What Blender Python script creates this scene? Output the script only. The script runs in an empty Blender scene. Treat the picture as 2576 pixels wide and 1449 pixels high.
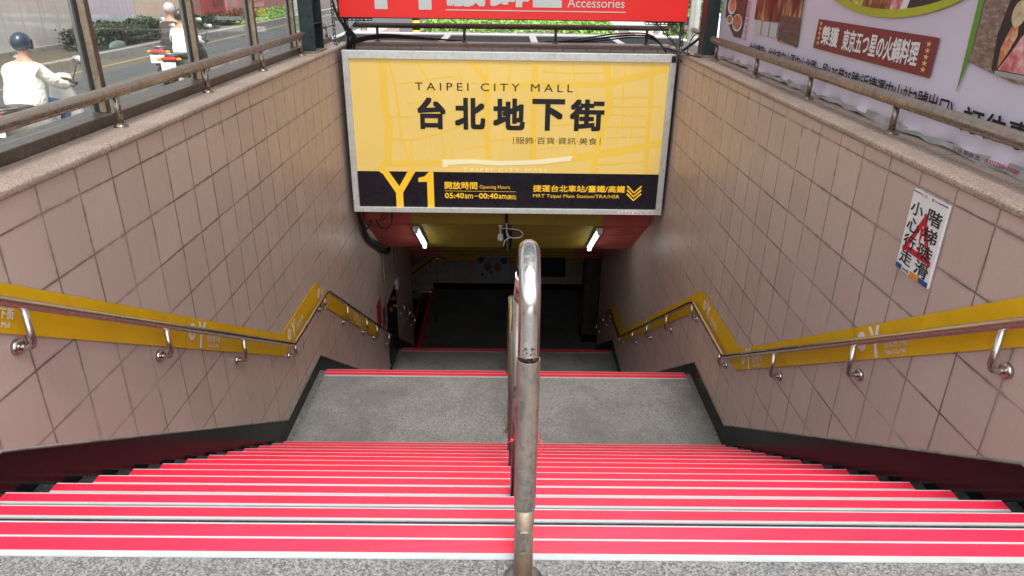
import bpy, bmesh, math, random
from mathutils import Vector, Matrix
R = math.radians
SC = bpy.context.scene
COL = SC.collection
random.seed(7)

# ------------------------------------------------------------------ camera
cam_d = bpy.data.cameras.new('camera')
cam = bpy.data.objects.new('camera', cam_d); COL.objects.link(cam)
cam_d.sensor_width = 36.0
cam_d.lens = 1781.97 / 2576 * 36.0
cam_d.clip_start = 0.02; cam_d.clip_end = 600
PI_, YA, RO = 0.4172, 0.0096, 0.0146
_F = Vector((math.sin(YA)*math.cos(PI_), math.cos(YA)*math.cos(PI_), -math.sin(PI_)))
_Rt = Vector((math.cos(YA), -math.sin(YA), 0)); _U = _Rt.cross(_F)
_r = math.cos(RO)*_Rt + math.sin(RO)*_U; _u = -math.sin(RO)*_Rt + math.cos(RO)*_U
cam.matrix_world = Matrix(((_r.x, _u.x, -_F.x, 0), (_r.y, _u.y, -_F.y, 0), (_r.z, _u.z, -_F.z, 1.6), (0, 0, 0, 1)))
SC.camera = cam

# ------------------------------------------------------------------ world, sun, exposure
SUN_EL, SUN_AZ = R(58), R(172)
w = bpy.data.worlds.new('World'); SC.world = w; w.use_nodes = True
nt = w.node_tree; bg = nt.nodes['Background']
sky = nt.nodes.new('ShaderNodeTexSky'); sky.sky_type = 'NISHITA'; sky.sun_disc = False
sky.sun_elevation = SUN_EL; sky.sun_rotation = SUN_AZ
sky.air_density = 1.0; sky.dust_density = 4.0; sky.ozone_density = 0.6
hs = nt.nodes.new('ShaderNodeHueSaturation'); hs.inputs['Saturation'].default_value = 0.22
hs.inputs['Value'].default_value = 1.0
nt.links.new(sky.outputs[0], hs.inputs['Color']); nt.links.new(hs.outputs[0], bg.inputs['Color'])
bg.inputs['Strength'].default_value = 0.15
sd = bpy.data.lights.new('sun', 'SUN'); sd.energy = 1.5; sd.angle = R(14); sd.color = (1.0, 0.96, 0.90)
sun = bpy.data.objects.new('sun', sd); COL.objects.link(sun)
_sd = Vector((math.sin(SUN_AZ)*math.cos(SUN_EL), math.cos(SUN_AZ)*math.cos(SUN_EL), math.sin(SUN_EL)))
sun.rotation_euler = (-_sd).to_track_quat('-Z', 'Y').to_euler()
sun.location = (0, -5, 20)
SC.view_settings.view_transform = 'Standard'; SC.view_settings.look = 'None'
SC.view_settings.exposure = 1.35; SC.view_settings.gamma = 1.0
SC.cycles.max_bounces = 8; SC.cycles.diffuse_bounces = 5; SC.cycles.glossy_bounces = 4
SC.cycles.transparent_max_bounces = 12
SC.cycles.sample_clamp_indirect = 6.0
SC.cycles.use_denoising = True

# ------------------------------------------------------------------ measures (metres; z = 0 is the top platform)
WL, WR = -2.12, 2.13
Y0, T, R1 = 1.744, 0.282, 0.1827
ZL1 = -14*R1; YL1 = Y0 + 13*T; YE1 = 7.024
R2 = (5.2 + ZL1)/14; ZL2 = -5.2; YL2 = YE1 + 13*T; YE2 = 12.36
R3 = 0.175; ZB = -6.6; YB = YE2 + 7*T
ZS = -0.62                        # street level
NL, NR = -2.03, 2.055

# ------------------------------------------------------------------ helpers: materials
def lk(nt, a, b): nt.links.new(a, b)
def nd(nt, t, **kw):
    n = nt.nodes.new(t)
    for k, v in kw.items():
        if k.startswith('i_'): n.inputs[k[2:].replace('_', ' ')].default_value = v
        else: setattr(n, k, v)
    return n
def base(name, rough=0.6, metal=0.0, spec=0.5):
    m = bpy.data.materials.new(name); m.use_nodes = True
    b = m.node_tree.nodes['Principled BSDF']
    b.inputs['Roughness'].default_value = rough; b.inputs['Metallic'].default_value = metal
    b.inputs['Specular IOR Level'].default_value = spec
    return m, m.node_tree, b
def c4(c): return (c[0], c[1], c[2], 1.0)
def ramp(nt, fac, stops, interp='LINEAR'):
    r = nt.nodes.new('ShaderNodeValToRGB'); r.color_ramp.interpolation = interp
    e = r.color_ramp.elements
    while len(e) > 1: e.remove(e[-1])
    e[0].position = stops[0][0]; e[0].color = c4(stops[0][1])
    for p, c in stops[1:]:
        k = e.new(p); k.color = c4(c)
    lk(nt, fac, r.inputs[0]); return r
def gray(v): return (v, v, v)
def noise(nt, vec, scale, detail=4, rough=0.6, dist=0.0):
    n = nd(nt, 'ShaderNodeTexNoise', i_Scale=scale, i_Detail=detail, i_Roughness=rough, i_Distortion=dist)
    if vec is not None: lk(nt, vec, n.inputs['Vector'])
    return n
def mix(nt, fac, a, b, mode='MIX'):
    m = nt.nodes.new('ShaderNodeMix'); m.data_type = 'RGBA'; m.blend_type = mode
    for s, v in ((0, fac), (6, a), (7, b)):
        if isinstance(v, (int, float)): m.inputs[s].default_value = v
        elif isinstance(v, tuple): m.inputs[s].default_value = c4(v)
        else: lk(nt, v, m.inputs[s])
    return m.outputs[2]
def math_(nt, op, a, b=None):
    m = nt.nodes.new('ShaderNodeMath'); m.operation = op
    for s, v in ((0, a), (1, b)):
        if v is None: continue
        if isinstance(v, (int, float)): m.inputs[s].default_value = v
        else: lk(nt, v, m.inputs[s])
    return m.outputs[0]
def pos(nt, obj=False):
    if obj: return nt.nodes.new('ShaderNodeTexCoord').outputs['Object']
    return nt.nodes.new('ShaderNodeNewGeometry').outputs['Position']
def bump(nt, b, h, strength=0.3, dist=0.01):
    n = nd(nt, 'ShaderNodeBump', i_Strength=strength, i_Distance=dist)
    lk(nt, h, n.inputs['Height']); lk(nt, n.outputs[0], b.inputs['Normal'])

def plain(name, col, rough=0.6, metal=0.0, var=0.18, scale=6.0, bmp=0.0, bscale=120.0, spec=0.5, dirt=None, obj=False):
    m, nt, b = base(name, rough, metal, spec)
    p = pos(nt, obj); n = noise(nt, p, scale, 6, 0.65)
    a = tuple(c*(1-var) for c in col); d = tuple(min(1, c*(1+var)) for c in col)
    r = ramp(nt, n.outputs[0], [(0.3, a), (0.7, d)])
    out = r.outputs[0]
    if dirt:
        n2 = noise(nt, p, scale*2.3, 8, 0.75, 0.4)
        rr = ramp(nt, n2.outputs[0], [(0.50, gray(0)), (0.68, gray(1))])
        out = mix(nt, rr.outputs[0], out, dirt)
    lk(nt, out, b.inputs['Base Color'])
    rn = ramp(nt, n.outputs[0], [(0.2, gray(max(0.02, rough-0.12))), (0.8, gray(min(1, rough+0.12)))])
    lk(nt, rn.outputs[0], b.inputs['Roughness'])
    if bmp:
        n3 = noise(nt, p, bscale, 3); bump(nt, b, n3.outputs[0], bmp, 0.004 if bscale > 30 else 0.05)
    return m

def tile_mat(name, axis, u0, v0, pu=0.3155, pv=0.32, c1=(0.61, 0.465, 0.412), c2=(0.52, 0.392, 0.345), grout=(0.045, 0.032, 0.027), rough=0.36, dirt=1.0, light_below=None):
    m, nt, b = base(name, rough)
    p = pos(nt); s = nt.nodes.new('ShaderNodeSeparateXYZ'); lk(nt, p, s.inputs[0])
    wob = noise(nt, p, 3.0, 3); wob2 = noise(nt, p, 45.0, 2)
    off = math_(nt, 'ADD', math_(nt, 'MULTIPLY', math_(nt, 'SUBTRACT', wob.outputs[0], 0.5), 0.010), math_(nt, 'MULTIPLY', math_(nt, 'SUBTRACT', wob2.outputs[0], 0.5), 0.004))
    u = math_(nt, 'ADD', math_(nt, 'SUBTRACT', s.outputs[axis], u0 - 60*pu), off)
    v = math_(nt, 'ADD', math_(nt, 'SUBTRACT', s.outputs[2], v0 - 60*pv), off)
    cb = nt.nodes.new('ShaderNodeCombineXYZ'); lk(nt, u, cb.inputs[0]); lk(nt, v, cb.inputs[1])
    def brick(ms, sm, a, d, g):
        k = nt.nodes.new('ShaderNodeTexBrick'); k.offset = 0.0; k.squash = 1.0
        k.inputs['Scale'].default_value = 1.0; k.inputs['Mortar Size'].default_value = ms
        k.inputs['Mortar Smooth'].default_value = sm; k.inputs['Bias'].default_value = 0.0
        k.inputs['Brick Width'].default_value = pu; k.inputs['Row Height'].default_value = pv
        for q, c in (('Color1', a), ('Color2', d), ('Mortar', g)): k.inputs[q].default_value = c4(c)
        lk(nt, cb.outputs[0], k.inputs['Vector']); return k
    k = brick(0.0056, 0.12, c1, c2, grout)
    halo = brick(0.026, 1.0, gray(0), gray(0), gray(1))
    # glaze clouding inside each tile and streaks running down
    cl = noise(nt, p, 2.2, 5, 0.6)
    col = mix(nt, ramp(nt, cl.outputs[0], [(0.3, gray(0)), (0.75, gray(1))]).outputs[0], k.outputs['Color'], tuple(c*0.86 for c in c1))
    mp = nt.nodes.new('ShaderNodeMapping'); mp.inputs['Scale'].default_value = (30, 30, 1.2); lk(nt, p, mp.inputs[0])
    st = noise(nt, mp.outputs[0], 1.0, 4, 0.6)
    col = mix(nt, math_(nt, 'MULTIPLY', ramp(nt, st.outputs[0], [(0.48, gray(0)), (0.75, gray(1))]).outputs[0], 0.09), col, (0.26, 0.20, 0.17))
    dn = noise(nt, p, 9.0, 6, 0.7)
    hf = math_(nt, 'MULTIPLY', halo.outputs['Fac'], ramp(nt, dn.outputs[0], [(0.42, gray(0)), (0.72, gray(1))]).outputs[0])
    # soot gathers high up, under the coping, where the street air reaches
    hz = nd(nt, 'ShaderNodeMapRange'); lk(nt, s.outputs[2], hz.inputs[0])
    hz.inputs[1].default_value = -1.6; hz.inputs[2].default_value = 0.7; hz.inputs[3].default_value = 0.15; hz.inputs[4].default_value = 1.0
    hf = math_(nt, 'MULTIPLY', math_(nt, 'MULTIPLY', hf, hz.outputs[0]), 0.85*dirt)
    col = mix(nt, hf, col, (0.16, 0.115, 0.095))
    # hairline light limed joints between some tiles
    lime = noise(nt, p, 0.9, 2); lf = math_(nt, 'MULTIPLY', k.outputs['Fac'], ramp(nt, lime.outputs[0], [(0.52, gray(0)), (0.58, gray(1))]).outputs[0])
    inv = math_(nt, 'SUBTRACT', 1.05, hz.outputs[0])
    col = mix(nt, math_(nt, 'MULTIPLY', math_(nt, 'MULTIPLY', lf, inv), 0.8), col, (0.55, 0.47, 0.42))
    sp = noise(nt, p, 140.0, 2, 0.5)
    col = mix(nt, math_(nt, 'MULTIPLY', ramp(nt, sp.outputs[0], [(0.45, gray(0)), (0.75, gray(1))]).outputs[0], 0.22), col, (0.30, 0.21, 0.18))
    lk(nt, col, b.inputs['Base Color'])
    rn = ramp(nt, dn.outputs[0], [(0.3, gray(rough-0.1)), (0.7, gray(rough+0.18))])
    lk(nt, rn.outputs[0], b.inputs['Roughness'])
    hh = math_(nt, 'ADD', math_(nt, 'MULTIPLY', k.outputs['Fac'], -1.0), math_(nt, 'MULTIPLY', cl.outputs[0], 0.5))
    bump(nt, b, hh, 0.35, 0.006)
    return m

def granite(name, cs, scale=130.0, rough=0.5, stain=(0.10, 0.095, 0.09), stainf=0.5, joint=None, sscale=1.1):
    m, nt, b = base(name, rough)
    p = pos(nt)
    v = nd(nt, 'ShaderNodeTexVoronoi', i_Scale=scale); lk(nt, p, v.inputs['Vector'])
    bw = nt.nodes.new('ShaderNodeSeparateColor'); lk(nt, v.outputs['Color'], bw.inputs[0])
    n0 = noise(nt, p, scale*0.45, 3, 0.7)
    f = math_(nt, 'ADD', math_(nt, 'MULTIPLY', bw.outputs[0], 0.6), math_(nt, 'MULTIPLY', n0.outputs[0], 0.4))
    n = len(cs)
    col = ramp(nt, f, [(0.2 + 0.6*i/(n-1), c) for i, c in enumerate(cs)]).outputs[0]
    n1 = noise(nt, p, sscale, 7, 0.62, 0.3)
    col = mix(nt, math_(nt, 'MULTIPLY', ramp(nt, n1.outputs[0], [(0.42, gray(0)), (0.72, gray(1))]).outputs[0], stainf), col, stain)
    n2 = noise(nt, p, sscale*6, 5, 0.6)
    col = mix(nt, math_(nt, 'MULTIPLY', ramp(nt, n2.outputs[0], [(0.62, gray(0)), (0.70, gray(1))]).outputs[0], stainf*0.7), col, stain)
    if joint:
        axis, o, pitch, jc = joint
        s = nt.nodes.new('ShaderNodeSeparateXYZ'); lk(nt, p, s.inputs[0])
        q = math_(nt, 'FRACT', math_(nt, 'DIVIDE', math_(nt, 'SUBTRACT', s.outputs[axis], o - 40*pitch), pitch))
        jf = math_(nt, 'LESS_THAN', q, 0.006/pitch)
        col = mix(nt, jf, col, jc)
    lk(nt, col, b.inputs['Base Color'])
    rn = ramp(nt, n1.outputs[0], [(0.3, gray(rough-0.1)), (0.7, gray(min(1, rough+0.15)))])
    lk(nt, rn.outputs[0], b.inputs['Roughness'])
    bump(nt, b, n0.outputs[0], 0.15, 0.003)
    return m

def steel(name, col=(0.62, 0.60, 0.58), rough=0.28, rust=0.35, dust=None, rcol=(0.20, 0.11, 0.055), scale=9.0):
    m, nt, b = base(name, rough, 1.0)
    p = pos(nt)
    mp = nt.nodes.new('ShaderNodeMapping'); mp.inputs['Scale'].default_value = (1, 1, 0.35); lk(nt, p, mp.inputs[0])
    n = noise(nt, mp.outputs[0], scale, 8, 0.7, 0.3); n2 = noise(nt, p, scale*7, 4, 0.7)
    f = math_(nt, 'ADD', math_(nt, 'MULTIPLY', n.outputs[0], 0.7), math_(nt, 'MULTIPLY', n2.outputs[0], 0.3))
    rf = ramp(nt, f, [(0.62-0.22*rust, gray(0)), (0.78-0.12*rust, gray(1))]).outputs[0]
    cl = mix(nt, rf, col, rcol)
    lk(nt, cl, b.inputs['Base Color'])
    met = math_(nt, 'SUBTRACT', 1.0, math_(nt, 'MULTIPLY', rf, 0.75))
    rg = math_(nt, 'ADD', rough, math_(nt, 'MULTIPLY', rf, 0.35))
    rg = math_(nt, 'ADD', rg, math_(nt, 'MULTIPLY', math_(nt, 'SUBTRACT', n2.outputs[0], 0.5), 0.14))
    if dust:
        g = nt.nodes.new('ShaderNodeNewGeometry'); s = nt.nodes.new('ShaderNodeSeparateXYZ'); lk(nt, g.outputs['Normal'], s.inputs[0])
        d = math_(nt, 'MULTIPLY', ramp(nt, s.outputs[2], [(0.15, gray(0)), (0.6, gray(1))]).outputs[0], math_(nt, 'ADD', 0.35, math_(nt, 'MULTIPLY', f, 0.9)))
        cl2 = mix(nt, d, cl, dust); lk(nt, cl2, b.inputs['Base Color'])
        met = math_(nt, 'MULTIPLY', met, math_(nt, 'SUBTRACT', 1.0, d)); rg = math_(nt, 'ADD', rg, math_(nt, 'MULTIPLY', d, 0.4))
    lk(nt, met, b.inputs['Metallic']); lk(nt, rg, b.inputs['Roughness'])
    bump(nt, b, f, 0.12, 0.003)
    return m

def emis(name, col, strength, var=0.0):
    m, nt, b = base(name, 0.5)
    b.inputs['Base Color'].default_value = c4(col); b.inputs['Emission Color'].default_value = c4(col)
    b.inputs['Emission Strength'].default_value = strength
    return m
def glass(name, tint=(0.72, 0.76, 0.75), dirt=0.12):
    m = bpy.data.materials.new(name); m.use_nodes = True; nt = m.node_tree; nt.nodes.clear()
    o = nt.nodes.new('ShaderNodeOutputMaterial'); t = nt.nodes.new('ShaderNodeBsdfTransparent'); t.inputs[0].default_value = c4(tint)
    g = nd(nt, 'ShaderNodeBsdfGlossy', i_Roughness=0.03); g.inputs[0].default_value = (0.9, 0.9, 0.9, 1)
    d = nt.nodes.new('ShaderNodeBsdfDiffuse'); d.inputs[0].default_value = (0.45, 0.45, 0.42, 1)
    lwn = nd(nt, 'ShaderNodeLayerWeight', i_Blend=0.5); lw_ = math_(nt, 'ADD', 0.03, math_(nt, 'MULTIPLY', math_(nt, 'POWER', lwn.outputs['Facing'], 5.0), 0.6))
    m1 = nt.nodes.new('ShaderNodeMixShader'); lk(nt, lw_, m1.inputs[0]); lk(nt, t.outputs[0], m1.inputs[1]); lk(nt, g.outputs[0], m1.inputs[2])
    p = pos(nt); mp = nt.nodes.new('ShaderNodeMapping'); mp.inputs['Scale'].default_value = (1, 14, 1.5); lk(nt, p, mp.inputs[0])
    n = noise(nt, mp.outputs[0], 3.0, 6, 0.7)
    f = math_(nt, 'MULTIPLY', ramp(nt, n.outputs[0], [(0.35, gray(0.3)), (0.75, gray(1))]).outputs[0], dirt)
    m2 = nt.nodes.new('ShaderNodeMixShader'); lk(nt, f, m2.inputs[0]); lk(nt, m1.outputs[0], m2.inputs[1]); lk(nt, d.outputs[0], m2.inputs[2])
    lk(nt, m2.outputs[0], o.inputs[0]); return m

# ------------------------------------------------------------------ helpers: meshes
class MB:
    def __init__(s): s.v = []; s.f = []; s.sm = []
    def poly(s, pts, smooth=False):
        n = len(s.v); s.v += [tuple(p) for p in pts]; s.f.append(tuple(range(n, n+len(pts)))); s.sm.append(smooth); return s
    def add(s, vs, fs, smooth=False):
        n = len(s.v); s.v += [tuple(p) for p in vs]
        for f in fs: s.f.append(tuple(i+n for i in f)); s.sm.append(smooth)
        return s
    def box(s, a, b):
        x0, y0, z0 = a; x1, y1, z1 = b
        vs = [(x0,y0,z0),(x1,y0,z0),(x1,y1,z0),(x0,y1,z0),(x0,y0,z1),(x1,y0,z1),(x1,y1,z1),(x0,y1,z1)]
        return s.add(vs, [(0,3,2,1),(4,5,6,7),(0,1,5,4),(1,2,6,5),(2,3,7,6),(3,0,4,7)])
    def prism_x(s, prof, x0, x1):        # profile in (y, z), extruded along x
        n = len(prof)
        vs = [(x0, y, z) for y, z in prof] + [(x1, y, z) for y, z in prof]
        fs = [tuple(range(n-1, -1, -1)), tuple(range(n, 2*n))] + [(i, (i+1) % n, n+(i+1) % n, n+i) for i in range(n)]
        return s.add(vs, fs)
    def prism_y(s, prof, y0, y1):        # profile in (x, z)
        n = len(prof)
        vs = [(x, y0, z) for x, z in prof] + [(x, y1, z) for x, z in prof]
        fs = [tuple(range(n)), tuple(range(2*n-1, n-1, -1))] + [(i, n+i, n+(i+1) % n, (i+1) % n) for i in range(n)]
        return s.add(vs, fs)
    def prism_z(s, prof, z0, z1):
        n = len(prof)
        vs = [(x, y, z0) for x, y in prof] + [(x, y, z1) for x, y in prof]
        fs = [tuple(range(n-1, -1, -1)), tuple(range(n, 2*n))] + [(i, (i+1) % n, n+(i+1) % n, n+i) for i in range(n)]
        return s.add(vs, fs)
    def tube(s, pts, r, seg=14, cap=True, smooth=True):
        pts = [Vector(p) for p in pts]; rs = r if isinstance(r, (list, tuple)) else [r]*len(pts)
        ring = []; prev = None
        for i, p in enumerate(pts):
            d = (pts[min(i+1, len(pts)-1)] - pts[max(i-1, 0)])
            if d.length < 1e-9: d = Vector((0, 0, 1))
            d.normalize()
            if prev is None:
                up = Vector((0, 0, 1)) if abs(d.z) < 0.9 else Vector((0, 1, 0))
                a = d.cross(up).normalized()
            else:
                a = (prev - d*prev.dot(d)); a = a.normalized() if a.length > 1e-6 else d.orthogonal().normalized()
            prev = a; b = d.cross(a)
            # widen mitred corners so that the pipe keeps its bore
            k = 1.0
            if 0 < i < len(pts)-1:
                e = (pts[i]-pts[i-1]).normalized(); c = max(0.35, e.dot(d)); k = 1.0
            ring.append([p + (a*math.cos(t)+b*math.sin(t))*rs[i]*k for t in (2*math.pi*j/seg for j in range(seg))])
        n = len(s.v)
        for q in ring: s.v += [tuple(x) for x in q]
        for i in range(len(ring)-1):
            for j in range(seg):
                s.f.append((n+i*seg+j, n+i*seg+(j+1) % seg, n+(i+1)*seg+(j+1) % seg, n+(i+1)*seg+j)); s.sm.append(smooth)
        if cap:
            s.f.append(tuple(n+j for j in range(seg-1, -1, -1))); s.sm.append(False)
            m = n+(len(ring)-1)*seg; s.f.append(tuple(m+j for j in range(seg))); s.sm.append(False)
        return s
    def loft(s, rings, cap=True, smooth=True):
        seg = len(rings[0]); n = len(s.v)
        for q in rings: s.v += [tuple(x) for x in q]
        for i in range(len(rings)-1):
            for j in range(seg):
                s.f.append((n+i*seg+j, n+i*seg+(j+1) % seg, n+(i+1)*seg+(j+1) % seg, n+(i+1)*seg+j)); s.sm.append(smooth)
        if cap:
            s.f.append(tuple(n+j for j in range(seg-1, -1, -1))); s.sm.append(smooth)
            m = n+(len(rings)-1)*seg; s.f.append(tuple(m+j for j in range(seg))); s.sm.append(smooth)
        return s
    def lathe(s, c, axis, prof, seg=20, smooth=True):   # prof = [(distance along axis, radius)]
        ax = Vector(axis).normalized(); a = ax.orthogonal().normalized(); b = ax.cross(a); c = Vector(c)
        return s.loft([[c+ax*h+(a*math.cos(t)+b*math.sin(t))*r for t in (2*math.pi*j/seg for j in range(seg))] for h, r in prof], True, smooth)
    def ell(s, c, r, seg=16, rings=10):
        rr = []
        for i in range(rings+1):
            t = -math.pi/2 + math.pi*i/rings
            q = max(0.02, math.cos(t))
            rr.append([(c[0]+r[0]*q*math.cos(2*math.pi*j/seg), c[1]+r[1]*q*math.sin(2*math.pi*j/seg), c[2]+r[2]*math.sin(t)) for j in range(seg)])
        return s.loft(rr)
    def mesh(s, name):
        me = bpy.data.meshes.new(name); me.from_pydata(s.v, [], s.f); me.update()
        me.polygons.foreach_set('use_smooth', s.sm); return me
    def build(s, name, mat, parent=None, bevel=0.0, seg=2, fixn=True):
        me = s.mesh(name)
        if fixn:
            bm = bmesh.new(); bm.from_mesh(me); bmesh.ops.recalc_face_normals(bm, faces=bm.faces); bm.to_mesh(me); bm.free()
        if mat: me.materials.append(mat)
        o = bpy.data.objects.new(name, me); COL.objects.link(o)
        if parent: o.parent = parent
        if bevel:
            b = o.modifiers.new('bevel', 'BEVEL'); b.width = bevel; b.segments = seg; b.limit_method = 'ANGLE'; b.angle_limit = R(40)
        return o
def tag(o, label=None, cat=None, group=None, kind=None):
    if label: o['label'] = label
    if cat: o['category'] = cat
    if group: o['group'] = group
    if kind: o['kind'] = kind
    return o
def thing(name, label, cat, loc=(0, 0, 0), group=None):
    o = bpy.data.objects.new(name, None); COL.objects.link(o); o.location = loc; o.empty_display_size = 0.1
    return tag(o, label, cat, group)
def build_at(mb, name, mat, root, **kw):       # geometry given in world coordinates, parented to a root at its base
    o = mb.build(name, mat, root, **kw); o.matrix_parent_inverse = Matrix.Translation(root.location).inverted(); return o
def copy_tree(o, parent=None):
    c = o.copy(); COL.objects.link(c)
    if parent: c.parent = parent
    for ch in o.children: copy_tree(ch, c)
    return c

# flat printing on a surface: plane() turns (u, v) into a point; n = outward normal
class Plane:
    def __init__(s, o, u, v): s.o = Vector(o); s.u = Vector(u); s.v = Vector(v); s.n = s.u.cross(s.v).normalized()
    def __call__(s, a, b, d=0.0): return s.o + s.u*a + s.v*b + s.n*d
_tc = {}
def glyphs(body, bold=0.0, sp=1.0):
    key = (body, bold, sp)
    if key not in _tc:
        c = bpy.data.curves.new('lettering', 'FONT'); c.body = body; c.offset = bold; c.space_character = sp; c.resolution_u = 3
        o = bpy.data.objects.new('lettering', c); COL.objects.link(o)
        dg = bpy.context.evaluated_depsgraph_get()
        me = bpy.data.meshes.new_from_object(o.evaluated_get(dg))
        vs = [(v.co.x, v.co.y) for v in me.vertices]; fs = [tuple(p.vertices) for p in me.polygons]
        bpy.data.objects.remove(o); bpy.data.curves.remove(c); bpy.data.meshes.remove(me)
        _tc[key] = (vs, fs)
    return _tc[key]
_ti = [0]
def text(mb, P, body, u0, u1, v0, v1, d=0.002, bold=0.0, sp=1.0, shear=0.0):
    """flat lettering fitted to a box; bold strokes are the same outline printed a few times, a little shifted"""
    vs, fs = glyphs(body, 0.0, sp)
    xs = [v[0] for v in vs]; ys = [v[1] for v in vs]
    x0, x1, y0, y1 = min(xs), max(xs), min(ys), max(ys)
    kx = (u1-u0)/(x1-x0); ky = (v1-v0)/(y1-y0); b = max(0.0, bold)*ky*0.9
    b = min(b, 0.12*(u1-u0), 0.12*(v1-v0))
    if b > 0: sh = [(0, 0), (b, 0), (-b, 0), (0, b), (0, -b), (b, b), (-b, b), (b, -b), (-b, -b)]
    else: sh = [(0, 0)]
    kx = (u1-u0-2*b)/(x1-x0); ky = (v1-v0-2*b)/(y1-y0)
    for i, (sx, sy) in enumerate(sh):
        mb.add([P(u0+b+(x-x0)*kx+sx+shear*(y-y0)/(y1-y0), v0+b+(y-y0)*ky+sy, d+i*0.00006) for x, y in vs], fs)
def marks(mb, P, u0, u1, v0, v1, n, d, seed=1):
    """worn, unreadable characters: a few strokes in each cell"""
    r = random.Random(seed); w_ = (u1-u0)/n
    for i in range(n):
        a = u0+i*w_; b = a+w_*0.82; h = v1-v0; t = h*0.13
        for k in range(3):
            z = v0+h*(0.12+0.36*k)+r.uniform(-.05, .05)*h; strip(mb, P, [(a+(b-a)*r.uniform(0, .2), z), (b-(b-a)*r.uniform(0, .2), z+h*r.uniform(-.06, .06))], t, d+k*0.0001)
        for k in range(2):
            x = a+(b-a)*(0.25+0.5*k); strip(mb, P, [(x, v0+h*r.uniform(0, .2)), (x+(b-a)*r.uniform(-.15, .15), v1-h*r.uniform(0, .2))], t, d+0.0004+k*0.0001)
def rect(mb, P, u0, u1, v0, v1, d=0.002): mb.poly([P(u0, v0, d), P(u1, v0, d), P(u1, v1, d), P(u0, v1, d)])
def flat(mb, P, pts, d=0.002): mb.poly([P(a, b, d) for a, b in pts])
def strip(mb, P, pts, wd, d=0.002):      # a line of width wd along pts, mitred
    pts = [Vector(p) for p in pts]; L = []; Rr = []
    for i, p in enumerate(pts):
        t = (pts[min(i+1, len(pts)-1)] - pts[max(i-1, 0)]).normalized(); n = Vector((-t.y, t.x))
        L.append(p+n*wd/2); Rr.append(p-n*wd/2)
    for i in range(len(pts)-1):
        mb.poly([P(*L[i], d), P(*L[i+1], d), P(*Rr[i+1], d), P(*Rr[i], d)])
def disc(mb, P, u, v, ru, rv, d=0.002, n=28, a0=0, a1=360):
    pts = [(u+ru*math.cos(R(a0+(a1-a0)*i/n)), v+rv*math.sin(R(a0+(a1-a0)*i/n))) for i in range(n if a1-a0 == 360 else n+1)]
    flat(mb, P, pts, d)
def ringp(mb, P, u, v, ru, rv, wd, d=0.002, n=64, a0=0, a1=360):
    for i in range(n):
        a, b = R(a0+(a1-a0)*i/n), R(a0+(a1-a0)*(i+1)/n)
        mb.poly([P(u+ru*math.cos(a), v+rv*math.sin(a), d), P(u+ru*math.cos(b), v+rv*math.sin(b), d), P(u+(ru-wd)*math.cos(b), v+(rv-wd)*math.sin(b), d), P(u+(ru-wd)*math.cos(a), v+(rv-wd)*math.sin(a), d)])

# ------------------------------------------------------------------ materials
M = {}
M['tile_l'] = tile_mat('beige_wall_tile_left', 1, 3.10, 0.57)
M['tile_r'] = tile_mat('beige_wall_tile_right', 1, 2.92, 0.625, pu=0.317)
M['tile_b'] = tile_mat('beige_wall_tile_back', 0, -1.452, 0.40, pu=0.31)
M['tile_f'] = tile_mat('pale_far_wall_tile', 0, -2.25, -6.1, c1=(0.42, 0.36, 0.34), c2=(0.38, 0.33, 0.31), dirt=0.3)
M['coping'] = granite('pink_granite_coping', [(0.17, 0.125, 0.105), (0.38, 0.275, 0.225), (0.43, 0.32, 0.27), (0.50, 0.40, 0.34)], 170, 0.6, (0.20, 0.155, 0.13), 0.6, (1, 4.83, 1.085, (0.06, 0.05, 0.045)), 2.0)
M['floor'] = granite('grey_flamed_granite', [(0.045, 0.045, 0.047), (0.105, 0.105, 0.108), (0.165, 0.163, 0.16), (0.235, 0.232, 0.226)], 190, 0.62, (0.075, 0.072, 0.07), 0.45, (0, -0.02, 1.0, (0.075, 0.073, 0.07)))
M['landing'] = granite('grey_landing_granite', [(0.09, 0.09, 0.088), (0.185, 0.182, 0.177), (0.245, 0.24, 0.233), (0.33, 0.325, 0.315)], 140, 0.55, (0.105, 0.10, 0.095), 0.85, None, 1.3)
M['border'] = granite('dark_border_granite', [(0.03, 0.03, 0.03), (0.13, 0.13, 0.13), (0.18, 0.18, 0.175), (0.24, 0.235, 0.23)], 110, 0.45, (0.05, 0.05, 0.05), 0.5, None)
M['black'] = plain('polished_black_granite', (0.006, 0.006, 0.007), 0.14, var=0.4, scale=40, spec=0.13)
M['tread'] = granite('black_tread_granite', [(0.005, 0.005, 0.006), (0.010, 0.010, 0.011), (0.016, 0.016, 0.017), (0.035, 0.035, 0.036)], 110, 0.45, (0.02, 0.02, 0.02), 0.3, None)
M['alu'] = plain('satin_aluminium_trim', (0.42, 0.45, 0.46), 0.38, 0.25, 0.06, 14)
M['frame_alu'] = plain('dusty_aluminium_frame', (0.66, 0.67, 0.66), 0.45, 0.35, 0.10, 9, dirt=(0.50, 0.50, 0.47))
M['conduit'] = plain('grey_conduit_paint', (0.20, 0.19, 0.18), 0.5)
M['steel_post'] = steel('bronzed_guard_post_steel', (0.30, 0.245, 0.20), 0.26, 0.5)
M['steel'] = steel('worn_stainless_steel', (0.32, 0.295, 0.275), 0.32, 0.70, rcol=(0.16, 0.10, 0.06))
M['steel_rusty'] = steel('rust_stained_post_steel', (0.30, 0.25, 0.205), 0.36, 1.0, rcol=(0.17, 0.095, 0.05))
M['steel_bright'] = steel('bright_stainless_steel', (0.62, 0.60, 0.58), 0.17, 0.42, scale=7)
M['steel_rail'] = steel('handrail_stainless_steel', (0.55, 0.50, 0.47), 0.22, 0.25)
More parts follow.
